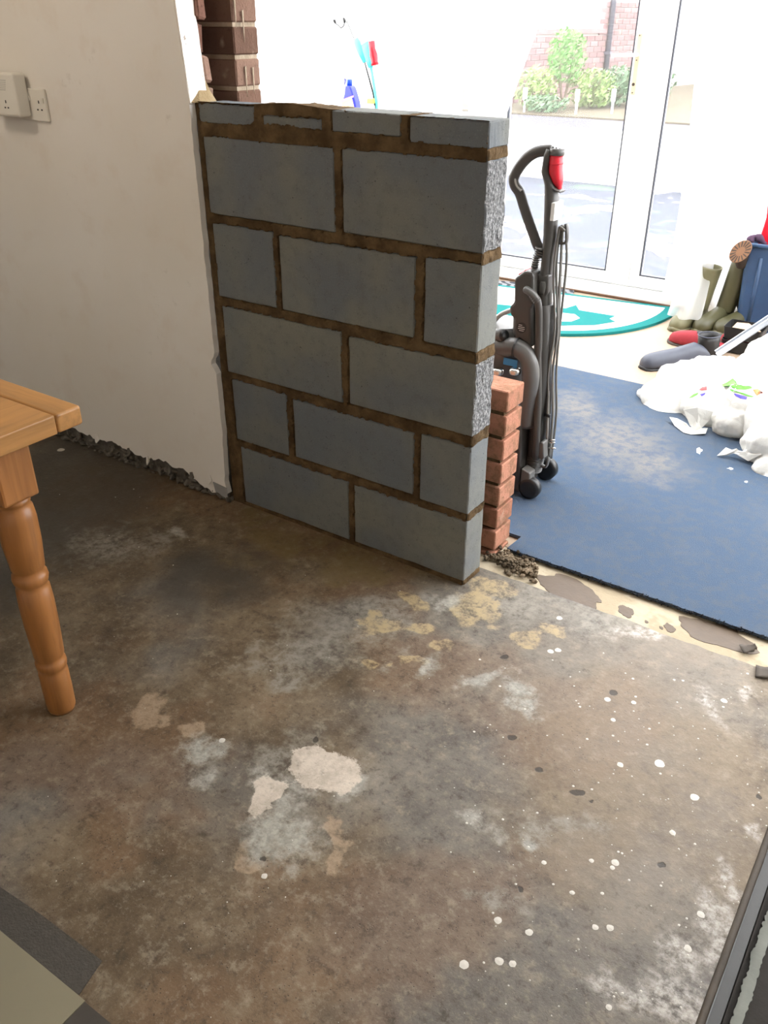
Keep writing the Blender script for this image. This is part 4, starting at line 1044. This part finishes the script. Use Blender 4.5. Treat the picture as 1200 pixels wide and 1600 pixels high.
for fx in (.25, .62): # shallow moulded ribs on the front
    a = Vector((xb0 + .26 * fx, yb0 - .001, .03)); b = Vector((xt0 + .33 * fx, yb0 - .028, zt_ - .06)); tube('rib', [a, b], [(.004, .010)] * 2, M['bin_blue'], bn, 8, (0, 1, 0))
rt = tag(prism('red_tub', [PY(1183, 384, yb0 + .05), PY(1215, 388, yb0 + .05), PY(1235, 290, yb0 + .05), PY(1202, 290, yb0 + .05), PY(1197, 340, yb0 + .05)], (.0, .06, 0), M['red_bright'], None, .006), 'bright red plastic board standing in the blue bin', 'board')
tag(tube('dark_cloth', smooth_path([PY(1170, 378, yb0 + .02), PY(1178, 370, yb0 + .03), PY(1186, 372, yb0 + .04), PY(1196, 382, yb0 + .05)], 4), [.016 + .006 * math.sin(k) for k in range(13)], simple('purple_cloth', (.06, .03, .06), .9, .3, 40, .4)), 'dark purple cloth tucked in the rim of the bin', 'cloth')
# red slipper pair
def slipper(base, ang, label):
    r = tag(empty('red_slipper', base), label, 'slipper', 'red slippers')
    dloft('sole', base, ang, [(s * 1.05, w * 1.05, .016, 0) for s, w, h, z in FOOT], M['tread_dark'], r)
    st = [(-.074, .022, .030, 0), (-.065, .034, .036, 0), (-.03, .040, .038, 0), (.01, .043, .048, 0), (.05, .046, .062, 0), (.09, .049, .066, 0), (.13, .050, .060, 0), (.17, .045, .05, 0), (.20, .034, .038, 0), (.213, .014, .02, 0)]
    dloft('upper', base, ang, st, M['red_cloth'], r, zoff=.014)
    T = Matrix.Translation(base) @ Matrix.Rotation(ang, 4, 'Z')
    prism('opening', [T @ Vector((x, .034 * math.sin(a), .064 + .24 * x)) for a, x in [(2 * math.pi * k / 18, .015 + .062 * math.cos(2 * math.pi * k / 18)) for k in range(18)]], (0, 0, .003), M['plastic_black'], r)
    return r
s1 = PZ(1056, 541)
slipper(Vector((s1.x + .155, s1.y + .04, -.003)), math.radians(172), 'red canvas slipper in front of the pale boot')
s2 = PZ(1130, 544)
slipper(Vector((s2.x + .17, s2.y + .10, -.003)), math.radians(178), 'second red slipper mostly hidden behind the black ankle boot')
# navy / black ankle boot
ab = tag(empty('ankle_boot', PZ(1050, 575)), 'navy leather ankle boot with black shaft pointing left', 'boot')
t0 = PZ(1003, 576, .0); t1 = PZ(1104, 560, .0); dv = t1 - t0; an = math.atan2(-dv.y, -dv.x); L = dv.length
ST = [(-.045, .030, .04, 0), (-.03, .040, .05, 0), (.02, .045, .055, 0), (.07, .043, .082, 0), (.12, .042, .074, 0), (.17, .045, .066, 0), (.22, .048, .064, 0), (.27, .047, .060, 0), (.295, .042, .054, 0), (.312, .030, .042, 0), (.316, .012, .02, 0)]
kx = L / .316; bs_ = Vector((t1.x, t1.y, -.003))
dloft('upper', bs_, an, [(s_ * kx, w, h, z) for s_, w, h, z in ST], M['navy'], ab, zoff=.012)
dloft('sole', bs_, an, [(s_ * kx * 1.01, w * 1.07, .016, 0) for s_, w, h, z in ST], M['black_leather'], ab)
q0 = bs_ + Vector((0, 0, .03)); zq = PY(1102, 522, bs_.y).z; q1 = Vector((q0.x - .008, q0.y, zq)); fd = Vector((math.cos(an), math.sin(an), 0))
bm = bmesh.new(); loft_bm(bm, [q0, q0.lerp(q1, .35), q0.lerp(q1, .7), q1], [(.050, .046), (.053, .047), (.054, .047), (.056, .046)], 22, fd, cap=False)
o = link('shaft', bm_mesh('shaft', bm, M['black_leather'], True)); md = o.modifiers.new('wall', 'SOLIDIFY'); md.thickness = .004; world_child(o, ab)
sd2 = Vector((-fd.y, fd.x, 0)); bm = bmesh.new()
loft_bm(bm, [q1 + fd * (.057 * math.cos(a)) + sd2 * (.047 * math.sin(a)) for a in [2 * math.pi * k / 24 for k in range(25)]], [.003], 6, (0, 0, 1), cap=False)
world_child(link('top_binding', bm_mesh('top_binding', bm, M['navy'], True)), ab)
# black tray boxes and tan card
tk = tag(empty('black_tray', PZ(1145, 540)), 'stack of black plastic trays beside the bin', 'tray')
c = PZ(1125, 549); cy = c.y + .01
for k in range(2):
    z0 = .002 + k * .065
    rr = [bin_ring(z0, c.x + .0, c.x + .17, cy, cy + .13, .012, 3), bin_ring(z0 + .062, c.x - .008, c.x + .178, cy - .008, cy + .138, .012, 3)]
    o = loft_rings('tray', rr, M['black_leather'], tk); md = o.modifiers.new('wall', 'SOLIDIFY'); md.thickness = .003
tc = PY(1158, 512, cy + .03)
tag(prism('tan_card', [tc + Vector(v) for v in ((-.035, -.03, 0), (.06, -.04, -.01), (.09, .03, -.015), (.02, .06, .006), (-.03, .03, .01))], (0, 0, .004), M['tan']), 'crumpled tan card lying on the black trays', 'card')
# silver rail across
ra_, rb_ = PY(1122, 556, 1.93), PY(1225, 488, 2.02)
rl = tag(empty('silver_rail', ra_), 'long silver plastic rail lying across the shoes', 'rail')
dirr = (rb_ - ra_).normalized(); sd = Vector((0, 0, 1)).cross(dirr).normalized(); up = dirr.cross(sd)
for k, (s0, s1_, u0, u1) in enumerate(((-.022, .022, 0, .004), (-.022, -.016, 0, .022), (.016, .022, 0, .022), (-.003, .003, 0, .016))):
    prism('rail_web', [ra_ + sd * s0 + up * u0, ra_ + sd * s1_ + up * u0, ra_ + sd * s1_ + up * u1, ra_ + sd * s0 + up * u1], dirr * (rb_ - ra_).length, M['alu'], rl)

# ------------------------------------------------------------------ carrier bags
def bag(name, label, lobes, seed, sub=5, crease=.030, flat=.0105, center=None):
    """one plastic skin over several lumps: lobes are (centre, radii)"""
    cs_ = [Vector(l[0]) for l in lobes]
    ctr = center or sum(cs_, Vector()) / len(cs_); ctr = Vector((ctr.x, ctr.y, max(ctr.z, .04)))
    bm = bmesh.new(); bmesh.ops.create_icosphere(bm, subdivisions=sub, radius=1)
    for v in bm.verts:
        d = v.co.normalized(); best = .02
        for (c0, r) in lobes:                         # farthest hit of a ray with each ellipsoid
            o = Vector([(ctr[i] - c0[i]) / r[i] for i in range(3)]); q = Vector([d[i] / r[i] for i in range(3)])
            A = q.dot(q); B = o.dot(q); Cc = o.dot(o) - 1; D = B * B - A * Cc
            if D > 0: best = max(best, (-B + math.sqrt(D)) / A)
        p = ctr + d * best
        n1 = noise.ridged_multi_fractal(p * 5.5 + Vector((seed, seed * 2, 0)), 1.0, 2.1, 4, 1.0, 2.0) - 1.1
        n2 = fbm(p.x * 9 + seed, p.y * 9, p.z * 9, 4)
        n3 = noise.ridged_multi_fractal(p * 17 + Vector((seed, 0, seed)), .9, 2.1, 3, 1.0, 2.0) - 1.0
        p += d * (crease * .60 * n1 + crease * .5 * n2 + crease * .26 * n3)
        p.z = max(p.z, flat + .002 * n2)
        v.co = p
    o = link(name, bm_mesh(name, bm, M['bag'], True))
    tag(o, label, 'bag', 'white plastic carrier bags')
    return o
def on_floor(u, v, z=.0): return PZ(u, v, z)
def L_(u, v, y, r): p = PY(u, v, y); return ((p.x, p.y, p.z), r)
bagA = bag('carrier_bag', 'large white carrier bag with herb print at the front of the pile',
    [L_(1045, 630, 1.74, (.14, .16, .105)), L_(1082, 615, 1.80, (.18, .17, .135)), L_(1112, 600, 1.84, (.15, .13, .125)), L_(1120, 638, 1.66, (.14, .13, .105)), L_(1160, 622, 1.76, (.13, .14, .11))], 1.7)
bagB = bag('carrier_bag', 'tied white carrier bag bulging under the printed flowers', [L_(1150, 655, 1.54, (.085, .09, .085)), L_(1158, 637, 1.57, (.08, .09, .095)), L_(1135, 665, 1.54, (.05, .06, .055))], 5.2, crease=.022)
bagC = bag('carrier_bag', 'white carrier bag at the right edge with a trailing handle', [L_(1218, 695, 1.38, (.12, .12, .12)), L_(1208, 735, 1.28, (.075, .075, .065)), L_(1200, 660, 1.50, (.09, .10, .11))], 8.8, crease=.03)
bagD = bag('carrier_bag', 'white carrier bag at the back right of the pile', [L_(1188, 592, 1.93, (.12, .12, .12)), L_(1218, 610, 1.90, (.13, .13, .14))], 3.9)
bagE = bag('carrier_bag', 'white carrier bag behind the silver rail', [L_(1212, 562, 2.22, (.13, .12, .12))], 6.1)
def strip_mesh(name, pts, widths, mat, parent, th=.0015):
    bm = bmesh.new(); rows = []
    pts = smooth_path(pts, 5); nW = len(pts)
    for i, p in enumerate(pts):
        t = (pts[min(i + 1, nW - 1)] - pts[max(i - 1, 0)]).normalized(); s = t.cross(Vector((.2, -.5, 1))).normalized()
        k = i / (nW - 1) * (len(widths) - 1); a = int(min(k, len(widths) - 2)); w = widths[a] + (widths[a + 1] - widths[a]) * (k - a)
        rows.append([bm.verts.new(p + s * w + Vector((0, 0, .010 * fbm(i * .5, 1)))), bm.verts.new(p + s * w * .2 + Vector((0, 0, .010 * fbm(i * .6, 3)))), bm.verts.new(p - s * w)])
    for r0, r1 in zip(rows, rows[1:]):
        for k in range(2): bm.faces.new((r0[k], r0[k + 1], r1[k + 1], r1[k]))
    o = link(name, bm_mesh(name, bm, mat, True)); world_child(o, parent); md = o.modifiers.new('t', 'SOLIDIFY'); md.thickness = th; return o
def sheet(name, pts, parent, seed):
    """crumpled sheet of film: fan of points (u, v, height) with a wavy middle"""
    P3 = [PZ(u, v, z) for u, v, z in pts]; c = sum(P3, Vector()) / len(P3)
    bm = bmesh.new(); rings = []
    for k, f in enumerate((1, .66, .33)):
        rings.append([bm.verts.new(c + (p - c) * f + Vector((0, 0, .014 * fbm(i * .9 + seed, k * 1.3)))) for i, p in enumerate(P3)])
    n = len(P3)
    for v in bm.verts: v.co.z = max(v.co.z, .0125)
    for a, b in zip(rings, rings[1:]):
        for i in range(n): bm.faces.new((a[i], a[(i + 1) % n], b[(i + 1) % n], b[i]))
    bm.faces.new(rings[-1])
    o = link(name, bm_mesh(name, bm, M['bag'])); world_child(o, parent); md = o.modifiers.new('t', 'SOLIDIFY'); md.thickness = .0012; return o
sheet('handle', [(1120, 712, .014), (1127, 712, .014), (1134, 706, .030), (1150, 712, .028), (1170, 718, .030), (1188, 712, .06), (1205, 690, .10), (1195, 688, .10), (1180, 700, .06), (1160, 708, .034), (1145, 704, .036), (1134, 700, .040)], bagC, 1.0)
sheet('handle', [(1068, 640, .09), (1090, 636, .11), (1114, 644, .085), (1108, 656, .05), (1096, 668, .022), (1086, 674, .014), (1078, 664, .03)], bagA, 4.0)
sheet('handle', [(1046, 652, .03), (1058, 654, .028), (1072, 662, .024), (1084, 674, .013), (1106, 668, .02), (1102, 680, .013), (1080, 679, .013), (1068, 676, .013), (1054, 666, .013)], bagA, 7.0)
# printed flowers and leaves: flat print on the skin of the bag
BAGS = [bagA, bagB, bagC, bagD, bagE]
TREES = [BVHTree.FromPolygons([v.co for v in g.data.vertices], [tuple(p.vertices) for p in g.data.polygons]) for g in BAGS]
def printed(bag_o, name, pts, mat):
    cu = sum(p[0] for p in pts) / len(pts); cv = sum(p[1] for p in pts) / len(pts)
    def hit(u, v):
        d = ray(u, v).normalized(); best = None
        for g, tree in zip(BAGS, TREES):
            h = tree.ray_cast(CAM_POS, d)
            if h[0] is not None and (best is None or h[3] < best[3]): best = h
        return (best[0] + best[1] * .0015) if best else None
    bm = bmesh.new(); rings = []
    for s in (0.02, .35, .7, 1.0):
        r = []
        for i in range(len(pts)):
            for f in (0, .5):
                a, b = pts[i], pts[(i + 1) % len(pts)]; u = a[0] + (b[0] - a[0]) * f; v = a[1] + (b[1] - a[1]) * f
                r.append(hit(cu + (u - cu) * s, cv + (v - cv) * s))
        if any(q is None for q in r): bm.free(); return
        rings.append([bm.verts.new(q) for q in r])
    n = len(rings[0])
    for a, b in zip(rings, rings[1:]):
        for k in range(n): bm.faces.new((a[k], a[(k + 1) % n], b[(k + 1) % n], b[k]))
    bm.faces.new(rings[0])
    o = link(name, bm_mesh(name, bm, mat, True)); world_child(o, bag_o)
pg = simple('leaf_green_print', (.10, .42, .03), .5, .2, 40, .01); pr2 = simple('red_print', (.72, .02, .02), .5, .05); po = simple('orange_print', (.85, .16, .02), .5, .05); pb_ = simple('violet_print', (.07, .05, .45), .5, .1)
def zz(pts): return [(980 + x * .1833, 530 + y * .1833) for x, y in pts]
printed(bagA, 'printed_leaf', zz([(770, 405), (850, 370), (900, 335), (925, 360), (915, 385), (980, 395), (1000, 415), (1100, 405), (1100, 415), (1010, 430), (940, 430), (860, 405)]), pg)
printed(bagA, 'printed_leaf', zz([(525, 505), (565, 470), (610, 455), (600, 475), (560, 495)]), pg)
printed(bagA, 'printed_stem', zz([(850, 415), (900, 430), (1080, 490), (1060, 495), (900, 450)]), pg)
printed(bagA, 'printed_flower', zz([(612, 435), (640, 410), (680, 405), (680, 435), (640, 440)]), pr2)
printed(bagA, 'printed_flower', zz([(1070, 430), (1110, 425), (1160, 460), (1110, 488), (1090, 465)]), po)
printed(bagA, 'printed_flower', zz([(905, 460), (960, 475), (1025, 495), (1015, 518), (960, 505), (925, 485)]), pb_)
printed(bagA, 'printed_flower', zz([(620, 470), (670, 455), (660, 475), (635, 490)]), pb_)
printed(bagB, 'printed_flower', zz([(865, 815), (900, 810), (925, 840), (880, 850)]), simple('grey_print', (.16, .16, .20), .5))
# carpet marks: a thread of lint and paper scraps
for k, (u, v, ru, rv, lab) in enumerate([(1092, 703, 5, 5, 'wisp of white lint on the blue carpet below the bags'), (1141, 732, 4, 1.5, 'thin white paper sliver on the carpet by the trailing handle'), (1166, 753, 3, 1.5, 'small white paper scrap on the carpet near the right bag')]):
    tag(flat_blob('paper_scrap', u, v, ru, rv, M['print_white'], .0105, .0008, k * 4.4 + 2, 14, None, .8), lab, 'scrap', 'paper scraps on the carpet')

# ------------------------------------------------------------------ outside: yard, bank, shrubs, brick house
def mat_yard():
    t = NT('asphalt_sun_patches'); f = t.noise(160, 3, .7); g = t.noise(1.3, 5, .6, dist=.6)
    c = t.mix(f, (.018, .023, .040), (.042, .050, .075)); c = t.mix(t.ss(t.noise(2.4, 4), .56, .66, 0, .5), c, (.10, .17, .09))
    c = t.mix(t.ss(g, .56, .60), c, (.55, .55, .53)); t.bsdf(c, .8, t.bump(f, .4, .01)); return t.m  # pale noise patches: sunlit ground painted into the asphalt colour
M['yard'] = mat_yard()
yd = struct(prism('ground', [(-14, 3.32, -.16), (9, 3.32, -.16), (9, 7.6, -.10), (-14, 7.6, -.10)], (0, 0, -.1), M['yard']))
struct(box('retaining_kerb', (-14, 7.6, -.2), (9, 7.8, .42), simple('white_render', (.62, .62, .60), .9), None, .01))
struct(box('driveway', (-14, 7.8, .0), (9, 9.0, .40), simple('driveway_tarmac', (.050, .048, .066), .9, .2, 60, .3)))
struct(box('planting_bed', (-14, 9.0, .0), (9, 26, .42), simple('soil', (.10, .085, .06), .95, .4, 12, .6, spec=.1)))
hs = tag(empty('brick_house', (-3.2, 12.0, .3)), 'red brick house wall beyond the garden shrubs', 'house')
A0 = PY(800, 60, 10.2); A0.z = .3; A1 = PY(1075, 60, 15.5); A1.z = .3
dh = (A1 - A0); dh.z = 0; Lh = dh.length; dh.normalize(); nh = Vector((dh.y, -dh.x, 0)); ah = math.atan2(dh.y, dh.x)
def hpt(s, d, z): q = A0 + dh * s + nh * d; return Vector((q.x, q.y, z))
SP = 0.0
while True:
    q = CAM_R @ (hpt(SP, .06, 1.2) - CAM_POS)
    if 600 + FPX * q.x / -q.z > 948: break
    SP += .02
hb = bmesh.new(); 
for s0, s1_, zt2 in ((-.5, SP, 1.28), (SP, Lh + 2, 4.2)):
    vs = []
    bm_ = [hpt(s0, -.3, .2), hpt(s1_, -.3, .2), hpt(s1_, 0, .2), hpt(s0, 0, .2)]
    f = hb.faces.new([hb.verts.new(p) for p in bm_]); r = bmesh.ops.extrude_face_region(hb, geom=[f])
    for g in r['geom']:
        if isinstance(g, bmesh.types.BMVert): g.co.z = zt2
world_child(link('wall_core', bm_mesh('wall_core', hb, simple('pale_mortar', (.36, .33, .31), .9))), hs)
bmb = bmesh.new(); add_box(bmb, (0, -.012, 0), (.215, .008, .065), .003, 1); fb_me = bm_mesh('house_brick', bmb, M['brick_far'])
cnt = 0
for k in range(17):
    z = .42 + k * .075
    s = -.1 - (.1125 if k % 2 else 0)
    while s < Lh + .4 and cnt < 300:
        if s < SP - .2 and z > 1.22: s += .225; continue
        pz = hpt(s, .012, z)
        q = CAM_R @ (pz - CAM_POS); u = 600 + FPX * q.x / -q.z
        if 780 < u < 1012:
            o = link('brick', fb_me, loc=pz, rot=(0, 0, ah)); world_child(o, hs); cnt += 1
        s += .225
prism('coping', [hpt(-.5, .05, 1.27), hpt(SP, .05, 1.27), hpt(SP, -.34, 1.27), hpt(-.5, -.34, 1.27)], (0, 0, .06), M['brick_far'], hs)
tube('drainpipe', [hpt(SP + .08, .06, .45), hpt(SP + .08, .06, 4.0)], .042, simple('grey_pipe', (.055, .055, .075), .5), hs)
for z in (1.0, 1.9): box('pipe_bracket', hpt(SP + .08, .06, z) - Vector((.055, .05, .02)), hpt(SP + .08, .06, z) + Vector((.055, .05, .02)), bpy.data.materials['grey_pipe'], hs)
leafm = [simple('leaf_a', (.10, .24, .05), .6, .4, 6, .05), simple('leaf_b', (.075, .14, .065), .6, .4, 6, .05), simple('leaf_c', (.17, .26, .07), .6, .4, 6, .05), simple('twig', (.16, .12, .08), .8)]
def shrub(u, v, y, rx, rz, n, mat, label, lift=0.0):
    b = PY(u, v, y); b.z = .42
    r = tag(empty('shrub', b), label, 'shrub', 'shrubs along the brick house')
    bm = bmesh.new()
    for i in range(n):
        while True:
            p = Vector([random.uniform(-1, 1) for _ in range(3)])
            if p.length < 1: break
        c = b + Vector((p.x * rx, p.y * rx, lift + rz + p.z * rz)); s = random.uniform(.02, .045)
        a = Vector([random.gauss(0, 1) for _ in range(3)]).normalized(); t_ = a.orthogonal().normalized(); w_ = a.cross(t_)
        vs = [bm.verts.new(c + t_ * s), bm.verts.new(c + w_ * s * .45), bm.verts.new(c - t_ * s), bm.verts.new(c - w_ * s * .45)]; bm.faces.new(vs)
    me = bm_mesh('foliage', bm, mat); o = link('foliage', me); world_child(o, r); o['kind'] = 'stuff'
    bm = bmesh.new()
    for i in range(7):
        a = random.random() * 6.3; e = b + Vector((math.cos(a) * rx * .7, math.sin(a) * rx * .7, lift + rz * random.uniform(.9, 1.6)))
        loft_bm(bm, [b + Vector((0, 0, -.01)), b.lerp(e, .5) + Vector((0, 0, .05)), e], [.012, .009, .004], 5)
    world_child(link('stem', bm_mesh('stem', bm, leafm[3])), r)
shrub(880, 150, 9.9, .26, .34, 900, leafm[0], 'tall bright green shrub left of the drainpipe', .28)
shrub(835, 170, 9.6, .30, .26, 700, leafm[2], 'loose pale twiggy shrub at the left of the garden bed')
shrub(922, 170, 10.2, .34, .24, 900, leafm[2], 'low yellowish green shrub in the middle of the bed')
shrub(962, 160, 10.6, .38, .25, 1000, leafm[1], 'dark green shrub below the drainpipe')
shrub(1000, 165, 11.2, .45, .27, 1000, leafm[1], 'dark green shrub at the right behind the door stile')
shrub(850, 185, 9.3, .3, .10, 400, leafm[1], 'low ground plant at the left edge of the bed')
for k, (u, v, y) in enumerate([(899, 182, 9.25), (817, 198, 9.15), (957, 165, 9.6)]):
    p = PY(u, v, y); p.z = .40
    s = tag(empty('plant_marker', p), ['white plant marker stake in the middle of the bed', 'white plant marker stake at the left of the bed', 'white plant marker stake among the right shrubs'][k], 'stake', 'white plant markers')
    box('stake', p + Vector((-.012, -.008, 0)), p + Vector((.012, .008, .18)), M['print_white'], s)
    box('tag', p + Vector((-.028, -.012, .16)), p + Vector((.028, .004, .30)), M['print_white'], s, .004)
# room's ceiling lamp (above the frame); second one is unseen, added as fill
for k, (x, y, e, lab) in enumerate(((-.75, -1.1, 15.0, 'warm ceiling lamp near the plaster wall'), (1.1, -2.5, 17.0, 'unseen warm fill lamp added over the bare floor'))):
    cl = tag(empty('ceiling_or_fill_lamp', (x, y, 2.4)), lab, 'lamp', 'ceiling lamp and added fill lamp')
    lathe('rose', [(.05, 0), (.05, -.02), (.02, -.03)], (x, y, 2.4), M['plastic_white'], cl)
    lathe('shade', [(.02, -.03), (.06, -.035), (.13, -.06), (.14, -.075), (.13, -.073)], (x, y, 2.4), M['plastic_white'], cl)
    lp = bpy.data.lights.new('lamp_light', 'POINT'); lp.energy = e; lp.color = (1.0, .87, .70); lp.shadow_soft_size = .10
    lo_ = bpy.data.objects.new('lamp_light', lp); COL.objects.link(lo_); lo_.location = (x, y, 2.2)
